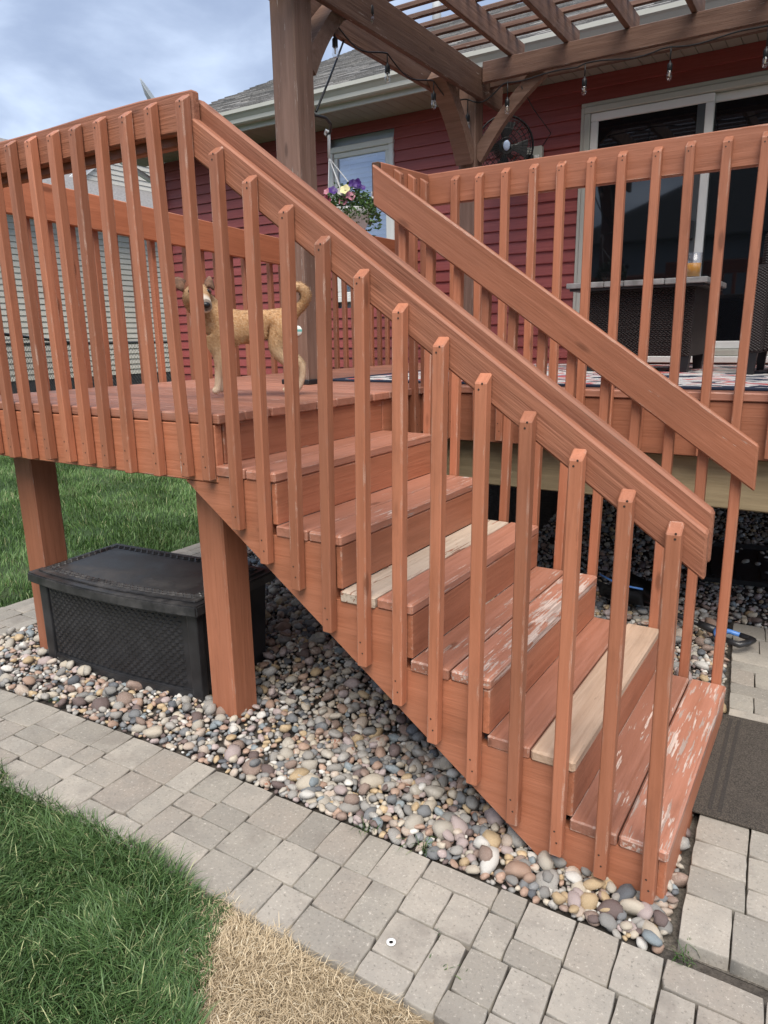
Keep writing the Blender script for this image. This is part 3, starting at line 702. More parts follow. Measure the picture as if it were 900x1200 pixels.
# ------------------------------------------------------------------ RED HOUSE
hs = thing('red_house', 'single storey house with dark red siding and grey shingle roof', 'house', (-5.2, D, 0))
EX = .1016; ZB = .35; HX0, HX1 = -5.22, 4.6; ZT = 3.6
WIN = (-2.77, -2.0, 1.93, 3.42); DOOR = (-.16, 1.74, 1.385, 3.365)
lapc = {}
def lap(x0, x1, z0, z1):
    key = (round(x1-x0, 3), round(z1-z0, 3)); me = lapc.get(key); L = x1-x0; h_ = z1-z0
    if me is None:
        pr = [(0, h_), (-.0175, .007), (-.0175, 0), (-.013, -.002), (0, -.002)]
        vs_ = [(x, p[0], p[1]) for x in (0, L) for p in pr]; fs = [(0, 1, 2, 3, 4), (9, 8, 7, 6, 5)]+[(i_, (i_+1) % 5+0, (i_+1) % 5+5, i_+5) for i_ in range(5)]
        bm = bmesh.new(); q = [bm.verts.new(v) for v in vs_]
        for f in fs: bm.faces.new([q[i_] for i_ in f])
        me = bm_mesh('siding_board', bm); me.materials.append(RED); lapc[key] = me
    obj('siding_board', me, None, hs, Matrix.Translation((x0, D, z0)))
z = ZB
while z < ZT-.01:
    z1 = min(z+EX, ZT); cuts = [(HX0, HX1)]
    for (a, b, c, d) in (WIN, DOOR):
        if z1 > c+.01 and z < d-.01:
            new = []
            for (p, q) in cuts: new += [(p, min(q, a)), (max(p, b), q)] if p < a and q > b else [(p, q)]
            cuts = new
    for p, q in cuts: lap(p, q, z, z1)
    z = z1
box('wall', (HX0+.01, D+.002, 0), (HX1, D+.05, ZB+.02), plain('concrete_foundation', (.25, .24, .23), .9, .2, 8), hs, 0)
DARKIN = plain('dark_room', (.02, .02, .022), .9)
box('corner_trim', (HX0-.03, D-.022, ZB), (HX0+.05, D+.06, ZT), RED, hs, .004)
box('wall', (HX0, D+.061, 0), (HX0+.03, 13.8, ZT), RED, hs, 0)
box('wall', (HX0, 13.81, 0), (HX1, 13.9, ZT), RED, hs, 0)
box('wall', (HX1+.001, D+.0, 0), (HX1+.05, 13.8, ZT), RED, hs, 0)
# window
def frame_(name, x0, x1, z0, z1, y0, y1, wd, mat, parent, bev=.006):
    f = box(name, (x0, y0, z1-wd), (x1, y1, z1), mat, parent, bev)
    box(name, (x0, y0, z0), (x1, y1, z0+wd), mat, f, bev)
    for a, b in ((x0, x0+wd), (x1-wd, x1)): box(name, (a, y0+.001, z0+wd+.001), (b, y1-.001, z1-wd-.001), mat, f, bev)
    return f
wnd = thing('window', None, None); del WM[wnd.name]; bpy.data.objects.remove(wnd)
wf = frame_('window', WIN[0], WIN[1], WIN[2], WIN[3], D-.03, D+.04, .055, WHITE, hs)
frame_('sash', WIN[0]+.058, WIN[1]-.058, WIN[2]+.058, WIN[3]-.058, D-.012, D+.03, .045, WHITE, hs)
PANE = MT('window_glass'); PANE.fin((.02, .025, .03), .02); 
_g = PANE.n('BsdfGlossy', {'Color': (1, 1, 1, 1), 'Roughness': .015}); _t = PANE.n('BsdfTransparent', {'Color': (.8, .87, .97, 1)})
_mx = PANE.n('MixShader', {0: PANE.math('ADD', PANE.math('MULTIPLY', PANE.n('Fresnel', {'IOR': 1.5}).outputs[0], 1.2), .12), 1: _t.outputs[0], 2: _g.outputs[0]}); PANE.t.links.new(_mx.outputs[0], PANE.o.inputs[0]); PANE = PANE.m
box('pane', (WIN[0]+.1, D+.008, WIN[2]+.1), (WIN[1]-.1, D+.014, WIN[3]-.1), PANE, wf, 0)
BLIND = plain('white_blind', (.66, .71, .8), .5)
z = WIN[2]+.105; n_ = 0
while z < WIN[3]-.105:
    board('blind_slat', (WIN[0]+.1, D+.045, z), (WIN[1]-.1, D+.045, z), (0, .55, .83), .052, .003, BLIND, wf, 0); z += .046
for x in (WIN[0]+.22, WIN[1]-.22): box('blind_cord', (x-.003, D+.02, WIN[2]+.1), (x+.003, D+.024, WIN[3]-.1), BLIND, wf, 0)
box('room', (WIN[0]-.05, D+.09, WIN[2]-.1), (WIN[1]+.05, D+.12, WIN[3]+.1), BLIND, wf, 0)
# sliding door
dr = frame_('sliding_door', DOOR[0], DOOR[1], DOOR[2], DOOR[3], D-.04, D+.06, .05, TRIM, hs)
box('door_sill', (DOOR[0]+.02, D-.06, DOOR[2]-.055), (DOOR[1]-.02, D+.05, DOOR[2]-.002), WHITE, dr, .006)
xm = .79
frame_('door_panel', DOOR[0]+.052, xm+.035, DOOR[2]+.053, DOOR[3]-.053, D-.028, D+.01, .062, WHITE, dr)
frame_('door_panel', xm-.03, DOOR[1]-.052, DOOR[2]+.053, DOOR[3]-.053, D+.014, D+.05, .062, WHITE, dr)
DG = MT('dark_door_glass'); DG = DG.fin((.006, .007, .009), .03, **{'Specular_IOR_Level': .8})
box('pane', (DOOR[0]+.112, D-.012, DOOR[2]+.113), (xm-.026, D-.006, DOOR[3]-.113), DG, dr, 0)
box('pane', (xm+.03, D+.028, DOOR[2]+.113), (DOOR[1]-.112, D+.034, DOOR[3]-.113), DG, dr, 0)
box('screen_stile', (xm-.085, D-.02, DOOR[2]+.115), (xm-.028, D-.013, DOOR[3]-.115), plain('dark_grey_metal', (.06, .065, .07), .4), dr, .002)
box('handle', (xm-.085, D-.058, 2.28), (xm-.04, D-.022, 2.42), BLACKM, dr, .006)
frame_('door_casing', DOOR[0]-.03, DOOR[1]+.03, DOOR[2]-.05, DOOR[3]+.03, D-.028, D-.001, .03, TRIM, dr, .004)
# eaves: soffit panels, fascia, gutter
YE = 4.06; RX0, RX1 = -5.52, 5.0; MS = .47
sm = plain('ribbed_soffit', (.3, .285, .25), .55, .05, 4); sme = None
x = RX0+.01
while x < RX1-.1:
    if sme is None:
        o = box('soffit_panel', (x, YE+.01, 3.6), (x+.098, D-.002, 3.612), sm, hs, .003); sme = o.data; off = o.matrix_basis.translation-V((x, 0, 0))
    else: obj('soffit_panel', sme, None, hs, Matrix.Translation(V((x, 0, 0))+off))
    x += .1015
box('fascia', (RX0, YE-.012, 3.585), (RX1, YE+.008, 3.745), TRIM, hs, .003)
gpr = [(0, .0), (-.06, .0), (-.075, .012), (-.078, .045), (-.1, .075), (-.118, .09), (-.118, .122), (-.108, .122), (-.108, .098), (-.09, .082), (-.068, .05), (-.066, .014), (0, .012)]
gv = [(x, YE-.013+p[0], 3.63+p[1]) for x in (RX0, RX1) for p in gpr]; ng = len(gpr)
gu = mesh('gutter', gv, [tuple(range(ng)), tuple(range(2*ng-1, ng-1, -1))]+[(i_, i_+ng, (i_+1) % ng+ng, (i_+1) % ng) for i_ in range(ng)])
obj('gutter', gu, TRIM, hs)
tube('downspout', [(HX0-.08, YE-.05, 3.63), (HX0-.08, YE-.03, 3.55), (HX0-.02, D-.12, 3.38), (HX0+.0, D-.07, 3.3), (HX0+.0, D-.07, .3)], .035, WHITE, hs, 8)
# roof
YRG = YE+5.55; ZR0 = 3.75; rl = math.hypot(5.55, MS*5.55)
rb = mesh('roof', [(RX0, YE-.03, ZR0), (RX1, YE-.03, ZR0), (RX1, YRG, ZR0+MS*5.58), (RX0, YRG, ZR0+MS*5.58), (RX1, YRG+5, ZR0+.2), (RX0, YRG+5, ZR0+.2), (RX0, YE-.03, ZR0-.04), (RX1, YE-.03, ZR0-.04), (RX1, YRG+5, ZR0-.04), (RX0, YRG+5, ZR0-.04)],
          [(0, 1, 2, 3), (3, 2, 4, 5), (6, 7, 1, 0), (7, 8, 4, 2, 1), (9, 6, 0, 3, 5), (8, 9, 5, 4), (6, 9, 8, 7)])
SH = []
for i_, c_ in enumerate(((.19, .185, .178), (.27, .258, .245), (.34, .325, .305), (.23, .22, .208))):
    SH.append(plain('asphalt_shingle_%d' % i_, c_, .9, .25, 60, .3))
roof = obj('roof', rb, SH[0], hs)
sv, sf, smi = [], [], []
e_ = V((0, math.cos(math.atan(MS)), math.sin(math.atan(MS)))); nn_ = V((0, -e_.z, e_.y)); row = 0; s_ = -.02
while s_ < rl-.05:
    x = RX0-.02-(row % 2)*.13
    while x < RX1:
        wd_ = random.choice((.16, .2, .26, .33)); xa, xb = max(x, RX0-.02), min(x+wd_-.004, RX1+.02)
        if xb > xa:
            b0 = V((0, YE-.045, ZR0+.002))+e_*s_; th = random.choice((.009, .012, .018)); i_ = len(sv)
            for X in (xa, xb):
                sv += [V((X, *(b0+nn_*0).yz)), V((X, *(b0+nn_*th).yz)), V((X, *(b0+e_*.15+nn_*.002).yz))]
            sf += [(i_, i_+3, i_+4, i_+1), (i_+1, i_+4, i_+5, i_+2), (i_, i_+1, i_+2), (i_+3, i_+5, i_+4)]; smi += [random.choices((0, 1, 2, 3), (3, 3, 2, 3))[0]]*4
        x += wd_
    s_ += .14; row += 1
me = mesh('shingles', sv, sf, False, smi)
for s_ in SH: me.materials.append(s_)
tag(obj('shingles', me, None, roof), kind='stuff')
vp = lathe('vent_pipe', [(.075, 0), (.075, 1.5), (.06, 1.5), (.06, 1.4)], WHITE, roof, Matrix.Translation((-4.45, YRG+.35, ZR0+MS*5.3)), 14)

# satellite dish
dn = (r2*.82+u2*.5+(-fw)*.1).normalized()
dish = thing('satellite_dish', 'thin grey satellite dish edge on, poking above the left railing corner', 'satellite dish', (-5.42, 4.75, 4.12))
disc('reflector', V((-5.41, 4.7, 4.29)), dn, [(.01, -.05), (.16, -.03), (.3, .02), (.305, .026), (.28, .02), (.15, -.02), (.01, -.04)], plain('grey_dish', (.33, .36, .37), .4), dish, 28)
tube('mast', [(-5.42, 4.75, 4.08), (-5.42, 4.75, 4.2), (-5.41, 4.7, 4.27)], .018, TRIM, dish)

# wall fan and outlet box
FN = V((-.72, 4.2, 3.085)); fd = V((.55, -.83, -.08)).normalized()
fan = thing('wall_fan', 'round black caged fan mounted high beside the pergola post', 'fan', FN)
Mq = fd.to_track_quat('Z', 'Y').to_matrix().to_4x4(); Mq.translation = FN
def ringpts(rad, z, n=28): return [Mq @ V((rad*math.cos(2*math.pi*q/n), rad*math.sin(2*math.pi*q/n), z)) for q in range(n+1)]
bm = bmesh.new()
for rad, z in ((.235, 0), (.235, .02), (.2, .075), (.13, .09), (.06, .095), (.2, -.06), (.13, -.08)): tube_geo(bm, ringpts(rad, z), .0035 if rad < .23 else .007, 5, cap=False)
for q in range(36):
    a = 2*math.pi*q/36; c_, s_ = math.cos(a), math.sin(a)
    tube_geo(bm, [Mq @ V((c_*rr_, s_*rr_, zz_)) for rr_, zz_ in ((.04, .095), (.13, .09), (.2, .075), (.235, .02), (.235, 0), (.2, -.06), (.13, -.08), (.04, -.085))], .0022, 4)
obj('cage', bm_mesh('cage', bm), BLACKM, fan)
bm = bmesh.new()
for q in range(4):
    a0 = q*math.pi/2
    pts = [(.04, a0-.2, .0), (.2, a0-.45, .012), (.205, a0+.3, -.012), (.04, a0+.35, -.01)]
    f_ = [bm.verts.new(Mq @ V((rr_*math.cos(a), rr_*math.sin(a), z_+.01))) for rr_, a, z_ in pts]; g_ = [bm.verts.new(Mq @ V((rr_*math.cos(a), rr_*math.sin(a), z_+.005))) for rr_, a, z_ in pts]
    bm.faces.new(f_); bm.faces.new(g_[::-1])
    for e in range(4): bm.faces.new((f_[e], g_[e], g_[(e+1) % 4], f_[(e+1) % 4]))
obj('blades', bm_mesh('blades', bm), BLACKM, fan)
lathe('motor', [(.01, -.16), (.07, -.15), (.075, -.06), (.05, -.02), (.05, .03), (.01, .04)], BLACKM, fan, Mq)
lathe('badge', [(.01, .103), (.03, .102), (.036, .096), (.036, .092)], plain('silver_blue_badge', (.5, .62, .85), .3), fan, Mq @ Matrix.Diagonal((.8, 1.1, 1, 1)))
tube('bracket', [Mq @ V((0, 0, -.15)), FN+V((-.06, .2, 0)), FN+V((-.08, .33, 0))], .02, BLACKM, fan)
ob = thing('outlet_box', 'small beige outdoor outlet box on the red wall with a black plug', 'outlet', (-.58, D-.02, 3.02))
box('cover', (-.66, D-.075, 2.965), (-.5, D-.019, 3.125), TRIM, ob, .008)
box('plug', (-.63, D-.11, 3.0), (-.57, D-.076, 3.06), BLACKM, ob, .008)
box('flap', (-.56, D-.098, 2.97), (-.515, D-.076, 3.05), WHITE, ob, .004)

# ------------------------------------------------------------------ RUG, TABLE, CUP, CHAIR
def rug_mat():
    m = MT('ikat_rug'); v = m.n('TexCoord').outputs['Object']
    v2 = m.vmath('ADD', v, m.vmath('MULTIPLY', m.n('TexNoise', {'Vector': v, 'Scale': 6., 'Detail': 3.}).outputs[1], (.16, .16, 0)))
    a = m.noise(m.n('Mapping', {0: v2, 3: (3.6, 5.5, 1)}).outputs[0], 1.1, 2, .5, .8)
    c = m.ramp(a, [(0, (.012, .02, .05)), (.4, (.014, .022, .055)), (.44, (.62, .6, .57)), (.54, (.66, .63, .6)), (.56, (.55, .11, .1)), (.63, (.5, .1, .1)), (.65, (.2, .3, .42)), (.7, (.63, .6, .56)), (.78, (.02, .025, .055))], 'CONSTANT')
    m.bump(m.noise(v, 300, 2), .3, .003); return m.fin(c, .95)
rug = thing('outdoor_rug', 'navy, white and coral patterned rug under the wicker table', 'rug', (1.2, 2.8, H))
RUGM = rug_mat()
box('rug_field', (-.72, 1.80, H+.0005), (3.3, 4.25, H+.009), RUGM, rug, 0)
NAVY = plain('navy_binding', (.012, .02, .045), .9)
box('rug_border', (-.80, 1.72, H+.0005), (3.38, 1.798, H+.0105), NAVY, rug, .002)
box('rug_border', (-.80, 1.80, H+.0005), (-.722, 4.33, H+.0105), NAVY, rug, .002)
def wicker_mat():
    m = MT('dark_wicker'); v = m.coord(rnd=False); s = m.n('SeparateXYZ', {0: v})
    u = m.math('ADD', s.outputs[0], s.outputs[1])
    a = m.math('SINE', m.math('MULTIPLY', u, 260.)); b = m.math('SINE', m.math('MULTIPLY', s.outputs[2], 420.)); hgt = m.math('MULTIPLY', a, b)
    m.bump(hgt, .9, .006); return m.fin(m.mix(m.ss(hgt, -1, 1), (.012, .009, .009), (.042, .03, .027)), .45)
WICK = wicker_mat()
tb = thing('wicker_table', 'low dark wicker table with a grey tiled top behind the railing', 'table', (.69, 3.25, H))
TX0, TX1, TY0, TY1, TZ = .27, 1.13, 2.95, 3.75, H+.575
box('frame', (TX0+.02, TY0+.02, TZ-.05), (TX1-.02, TY1-.02, TZ-.022), BLACKM, tb, .004)
TILE = plain('grey_stone_tile', (.27, .26, .25), .6, .35, 9, .2)
nx, ny = 7, 6
for i_ in range(nx):
    for j_ in range(ny):
        a, b = TX0+(TX1-TX0)*i_/nx, TY0+(TY1-TY0)*j_/ny
        box('tile', (a+.002, b+.002, TZ-.034+random.uniform(0, .001)), (a+(TX1-TX0)/nx-.002, b+(TY1-TY0)/ny-.002, TZ+random.uniform(0, .0015)), TILE, tb, .004)
bx0, bx1, by0, by1 = TX0+.11, TX1-.08, TY0+.1, TY1-.1
bm = bmesh.new(); add_box(bm, (bx0, by0, H+.11), (bx1, by1, TZ-.052)); obj('body', bm_mesh('body', bm), WICK, tb)
bm = bmesh.new(); q = by0-.004
xx = bx0
while xx < bx1-.02:                       # woven canes standing proud of the front, row by row
    z = H+.12; k_ = 0
    while z < TZ-.07:
        add_box(bm, (xx+(k_ % 2)*.012, q, z), (xx+.018+(k_ % 2)*.012, by0+.001, z+.008)); z += .0125; k_ += 1
    xx += .026
bmesh.ops.recalc_face_normals(bm, faces=bm.faces)
tag(obj('weave', bm_mesh('weave', bm), WICK, tb), kind='stuff')
for x in (bx0+.005, bx1-.075):
    for y_ in (by0+.005, by1-.075):
        prism('leg', [(x, H+.11), (x+.07, H+.11), (x+.06, H+.01), (x+.01, H+.01)], .07, BLACKM, tb, Matrix.Translation((0, y_, 0)))
CX, CY = 1.03, 3.05
cup = thing('drink_glass', 'clear glass half full of orange drink on the tiled table', 'glass', (CX, CY, TZ))
lathe('glass', [(.036, .001), (.04, .003), (.046, .145), (.044, .145), (.0385, .006), (.001, .005)], clear_glass('cup_glass', (.97, .98, 1), .85), cup, Matrix.Translation((CX, CY, TZ+.001)), 18)
lathe('drink', [(.001, .008), (.038, .008), (.041, .085), (.001, .085)], plain('orange_juice', (.75, .33, .02), .3), cup, Matrix.Translation((CX, CY, TZ+.001)), 18)
ch = thing('wicker_chair', 'dark brown wicker armchair cut off at the right edge of the photo', 'chair', (1.75, 3.2, H))
def rbox(name, lo, hi, mat, parent, bev): return box(name, lo, hi, mat, parent, bev, 3)
rbox('seat', (1.40, 2.9, H+.14), (2.1, 3.5, H+.4), WICK, ch, .03)
rbox('armrest', (1.36, 2.86, H+.13), (1.47, 3.55, H+.62), WICK, ch, .04)
rbox('armrest', (2.05, 2.86, H+.13), (2.16, 3.55, H+.62), WICK, ch, .04)
rbox('backrest', (1.36, 3.42, H+.16), (2.16, 3.56, H+.86), WICK, ch, .05)
rbox('backrest', (1.40, 2.74, H+.14), (2.12, 2.855, H+.84), WICK, ch, .05) if False else None
rbox('cushion', (1.48, 2.92, H+.4), (2.04, 3.42, H+.5), plain('charcoal_cushion', (.03, .03, .034), .9, .15, 60, .2), ch, .03)
for x in (1.38, 2.08):
    for y_ in (2.88, 3.47): prism('leg', [(x, H+.14), (x+.06, H+.14), (x+.05, H+.01), (x+.01, H+.01)], .06, BLACKM, ch, Matrix.Translation((0, y_, 0)))

# ------------------------------------------------------------------ STORAGE BOX
ang = math.atan2(.074, 1.04)
SB = Matrix.Translation((-1.392, .105, 0)) @ Matrix.Rotation(ang, 4, 'Z')
sb = thing('storage_box', 'black resin storage box with basket weave sides under the deck', 'storage box', SB.translation); 
BWD, BDP, BH = 1.03, .49, .425
def bow(u, amt=.035): return -amt*(1-(2*u-1)**2)
def bowed_box(name, x0, x1, yb, z0, z1, tz, mat, parent, amt=.035, n=20, yf=0., rim=0.):
    bm = bmesh.new(); pr = []
    for z, ins in ((z0, tz), (z1, 0)):
        front = [bm.verts.new((x0+ins+(x1-x0-2*ins)*q/n, yf+ins*.6+bow(q/n, amt), z)) for q in range(n+1)]
        back = [bm.verts.new((x1-ins, yb-ins, z)), bm.verts.new((x0+ins, yb-ins, z))]
        pr.append(front+back)
    m_ = len(pr[0])
    for q in range(m_): bm.faces.new((pr[0][q], pr[0][(q+1) % m_], pr[1][(q+1) % m_], pr[1][q]))
    bm.faces.new(pr[0][::-1]); bm.faces.new(pr[1])
    if rim:
        bmesh.ops.recalc_face_normals(bm, faces=bm.faces)
        bmesh.ops.bevel(bm, geom=[e for e in bm.edges if e.calc_face_angle(0) > .6], offset=rim, segments=2, affect='EDGES')
    return obj(name, bm_mesh(name, bm), mat, parent, SB)
body = bowed_box('body', .012, BWD-.012, BDP, .0, BH, .015, BLACK, sb, .03)
for x0, x1 in ((-.002, .06), (BWD-.06, BWD+.002)):
    bm = bmesh.new(); add_box(bm, (x0, -.012, .0), (x1, .03, BH)); bevel(bm, .008, 2); obj('corner_post', bm_mesh('corner_post', bm), BLACK, body, SB)
bowed_box('base_rail', .03, BWD-.03, .05, 0, .05, 0, BLACK, body, .036, yf=-.004, rim=.004)
bm = bmesh.new(); z = .062; k_ = 0                        # basket weave on the bowed front and the right side
while z < BH-.02:
    x = .07+(k_ % 2)*.02
    while x < BWD-.1:
        xa, xb = x, x+.03; yc = .0085-.0002*(z)+0
        pts = []
        for X, zo, yo in ((xa, .003, .005), (xa+.008, .0, -.006), (xb-.008, .0, -.006), (xb, .003, .005)):
            uu = X/BWD; yf_ = bow(uu, .03)+.009*(1-z/BH)+.001
            pts.append((bm.verts.new((X, yf_+yo-.001, z+zo)), bm.verts.new((X, yf_+yo-.001, z+.0145-zo))))
        for (a, b), (c, d) in zip(pts, pts[1:]): bm.faces.new((a, c, d, b))
        for (a, b), (c, d) in zip(pts, pts[1:]):
            a2, c2, b2, d2 = [bm.verts.new((v.co.x, v.co.y+.012, v.co.z)) for v in (a, c, b, d)]; bm.faces.new((a, a2, c2, c)); bm.faces.new((b, d, d2, b2))
        x += .041
    z += .0175; k_ += 1
wv = obj('weave_panel', bm_mesh('weave_panel', bm), BLACK, body, SB); wv['kind'] = 'stuff'
lid = bowed_box('lid', -.035, BWD+.035, BDP+.03, BH+.002, BH+.052, -.0, LIDM, sb, .045, yf=-.045, rim=.007)
bowed_box('lid_panel', .0, BWD-.0, BDP-.005, BH+.0525, BH+.06, 0, LIDM, lid, .04, yf=-.008, rim=.004)
bm = bmesh.new()
def bead(x, y_, a, b):
    Mx = Matrix.Translation((x, y_, BH+.0605)) @ Matrix.Rotation(a, 4, 'Z')
    q = [bm.verts.new(Mx @ V(v)) for v in ((-b, -.009, 0), (b, -.009, 0), (b, .009, 0), (-b, .009, 0), (-b*.6, 0, .0055), (b*.6, 0, .0055))]
    for f in ((0, 1, 5, 4), (1, 2, 5), (2, 3, 4, 5), (3, 0, 4)): bm.faces.new([q[i_] for i_ in f])
for q in range(46):
    u = (q+.5)/46; x = .03+(BWD-.06)*u
    for rr_ in (0, 1): bead(x, .028+bow(u, .04)+rr_*.022+(.0), .5*(-1)**(q+rr_), .011); bead(x, BDP-.035-rr_*.022, .5*(-1)**(q+rr_), .011)
for q in range(20):
    y_ = .06+(BDP-.14)*q/19
    for rr_ in (0, 1): bead(.03+rr_*.022, y_, 1.57+.5*(-1)**(q+rr_), .011); bead(BWD-.03-rr_*.022, y_, 1.57+.5*(-1)**(q+rr_), .011)
wv = obj('woven_edge', bm_mesh('woven_edge', bm), LIDM, lid, SB); wv['kind'] = 'stuff'

# ------------------------------------------------------------------ MAT, BOOT TRAY, SHOVEL, small ring
def mat_mat():
    m = MT('worn_door_mat'); v = m.coord(rnd=False); f = m.noise(v, 220, 4, .75); g = m.noise(v, 6, 3)
    c = m.mix(m.ss(f, .35, .7), (.028, .024, .02), (.15, .125, .10)); c = m.mix(m.ss(g, .45, .7, 0, .4), c, (.12, .1, .08))
    m.bump(f, .9, .012); return m.fin(c, .95)
dm = thing('door_mat', 'worn dark grey door mat on the pavers at the foot of the steps', 'door mat', (1.9, .78, .034))
Mm = Matrix.Translation((1.615, .435, .036)) @ Matrix.Rotation(R(1.5), 4, 'Z')
bm = bmesh.new(); add_box(bm, (0, 0, 0), (.62, .72, .012)); bevel(bm, .004); obj('pile', bm_mesh('pile', bm), mat_mat(), dm, Mm)
for a in (.045, .075, .545, .575):
    bm = bmesh.new(); add_box(bm, (a, .03, .0121), (a+.013, .69, .0128)); obj('rubber_strip', bm_mesh('rubber_strip', bm), plain('dark_pile', (.035, .03, .026), .95, .4, 150, .4), dm, Mm)
bt = thing('boot_tray', 'black plastic tray lying on the stones under the main deck', 'tray', (1.6, 2.9, .1))
bm = bmesh.new(); Mt = Matrix.Translation((1.24, 2.66, .105)) @ Matrix.Rotation(R(10), 4, 'Z') @ Matrix.Rotation(R(8), 4, 'X')
def rrect(w_, h_, r_, z, n=5, o=(0, 0)):
    return [V((o[0]+(r_+ (w_-2*r_) if cx_ else r_)+r_*math.cos(a), o[1]+(h_-r_ if cy2 else r_)+r_*math.sin(a), z)) for cx_, cy2, a0 in ((1, 1, 0), (0, 1, 90), (0, 0, 180), (1, 0, 270)) for a in [R(a0+90*k_/(n-1)) for k_ in range(n)]]
rings = [rrect(.86, .56, .05, 0), rrect(.86, .56, .05, .03), rrect(.83, .53, .045, .032, o=(.015, .015)), rrect(.79, .49, .04, .01, o=(.035, .035))]
rv = [[bm.verts.new(v) for v in rg] for rg in rings]
for a, b in zip(rv, rv[1:]):
    for q in range(len(a)): bm.faces.new((a[q], a[(q+1) % len(a)], b[(q+1) % len(a)], b[q]))
bm.faces.new(rv[-1]); bm.faces.new(rv[0][::-1]); obj('tray', bm_mesh('tray', bm), RUBBER, bt, Mt)
for q in range(5):
    bm = bmesh.new(); add_box(bm, (.1+.14*q, .08, .0105), (.12+.14*q, .48, .016)); obj('rib', bm_mesh('rib', bm), RUBBER, bt, Mt)
# compact snow shovel: scoop behind the stairs, D handle towards the pavers
sh = thing('snow_shovel', 'black snow shovel with blue grip lying on the stones beside the steps', 'shovel', (1.2, 2.15, .05))
A, B = V((1.10, 2.16, .075)), V((1.62, 1.86, .075)); d = (B-A).normalized(); s_ = V((-d.y, d.x, 0))
Ms = Matrix((d, s_, V((0, 0, 1)))).transposed().to_4x4(); Ms.translation = A
bm = bmesh.new(); prf = []
for q in range(7):
    t = q/6; x = -.27*t
    prf.append([bm.verts.new((x, yv*(.055+.075*min(1, t*1.6)), zv*1.25+.03*t*t)) for yv, zv in ((-1, .085), (-.85, .01), (0, 0), (.85, .01), (1, .085))])
for a, b in zip(prf, prf[1:]):
    for q in range(4): bm.faces.new((a[q], a[q+1], b[q+1], b[q]))
bmesh.ops.solidify(bm, geom=bm.faces[:], thickness=.005)
scoop = obj('scoop', bm_mesh('scoop', bm, True), BLACK, sh, Ms @ Matrix.Rotation(R(-8), 4, 'Y'))
tube('trim', [Ms @ V(v) for v in ((-.005, -.058, .112), (-.06, -.095, .116), (-.15, -.128, .122), (-.26, -.132, .138))], .006, BLUE, scoop)
tube('shaft', [Ms @ V((-.03, 0, .015)), Ms @ V((.35, 0, .015))], .0145, BLACK, sh, 10)
tube('collar', [Ms @ V((.33, 0, .015)), Ms @ V((.37, 0, .015)), Ms @ V((.43, 0, .015))], [.018, .021, .023], BLACK, sh, 10)
tube('grip', [Ms @ V(v) for v in ((.43, 0, .015), (.475, .05, .015), (.53, .055, .015))], [.019, .013, .012], BLUE, sh, 8)
tube('grip', [Ms @ V(v) for v in ((.43, 0, .015), (.475, -.05, .015), (.53, -.055, .015))], [.019, .013, .012], BLUE, sh, 8)
tube('handle', [Ms @ V(v) for v in ((.53, .055, .015), (.575, .06, .015), (.6, .055, .015), (.607, 0, .015), (.6, -.055, .015), (.575, -.06, .015), (.53, -.055, .015))], [.014, .015, .016, .017, .016, .015, .014], BLACK, sh, 8)
rg = lathe('plastic_ring', [(.006, 0), (.013, 0), (.013, .003), (.006, .003), (.006, 0)], WHITE, None, Matrix.Translation((1.033, -.505, .0135)), 16)
tag(rg, 'tiny white plastic ring dropped on a grey paver near the dry grass', 'ring')

# ------------------------------------------------------------------ DOG
DO = V((-.40, .675, H)); df = V((-.843, -.537, 0)); ds = V((.537, -.843, 0))
def dp(a, b, z): return DO+df*a+ds*b+V((0, 0, z))
dog = thing('dog', 'tan dog with a curled tail standing on the deck behind the railing', 'dog', DO)
nodes_, rad, edges = [], [], []
def chain(start, pts):
    prev = start
    for a, b, z, r_ in pts:
        nodes_.append(dp(a, b, z)); rad.append(r_)
        if prev is not None: edges.append((prev, len(nodes_)-1))
        prev = len(nodes_)-1
    return prev
pel = chain(None, [(-.135, 0, .325, .082)])
ch1 = chain(pel, [(-.05, 0, .325, .082), (.04, 0, .308, .098), (.13, 0, .3, .107)])
nk = chain(ch1, [(.185, .0, .35, .086), (.22, .015, .4, .072), (.245, .035, .445, .073), (.222, .078, .449, .062), (.195, .122, .413, .04), (.174, .158, .395, .034), (.166, .173, .39, .025)])
for s in (1, -1):
    o_ = .024 if s < 0 else 0
    chain(ch1, [(.15, s*.058, .25, .048), (.145, s*.06, .185, .031), (.162, s*.054, .1, .0175), (.168, s*.054, .04, .017), (.19, s*.058, .02, .022)])
    chain(pel, [(-.13, s*.052, .29, .06), (-.095-o_, s*.06, .21, .04), (-.168-o_*1.6, s*.058, .135, .02), (-.166-o_*1.6, s*.056, .08, .0155), (-.152-o_*1.4, s*.056, .035, .018), (-.128-o_*1.4, s*.056, .019, .022)])
chain(pel, [(-.185, 0, .37, .028), (-.22, .01, .395, .024), (-.243, .018, .43, .028), (-.237, .024, .464, .029), (-.21, .03, .482, .026), (-.185, .036, .472, .021), (-.172, .038, .455, .01)])
me = bpy.data.meshes.new('body'); me.from_pydata(nodes_, edges, []); 
FUR = MT('tan_fur'); gv_ = FUR.n('NewGeometry').outputs['Position']; sx_ = FUR.n('SeparateXYZ', {0: gv_})
nzf = FUR.noise(gv_, 26, 5, .7); nf2 = FUR.noise(gv_, 130, 3)
zrel = FUR.math('ADD', FUR.math('SUBTRACT', sx_.outputs[2], H), FUR.math('MULTIPLY', FUR.math('SUBTRACT', nzf, .5), .05))
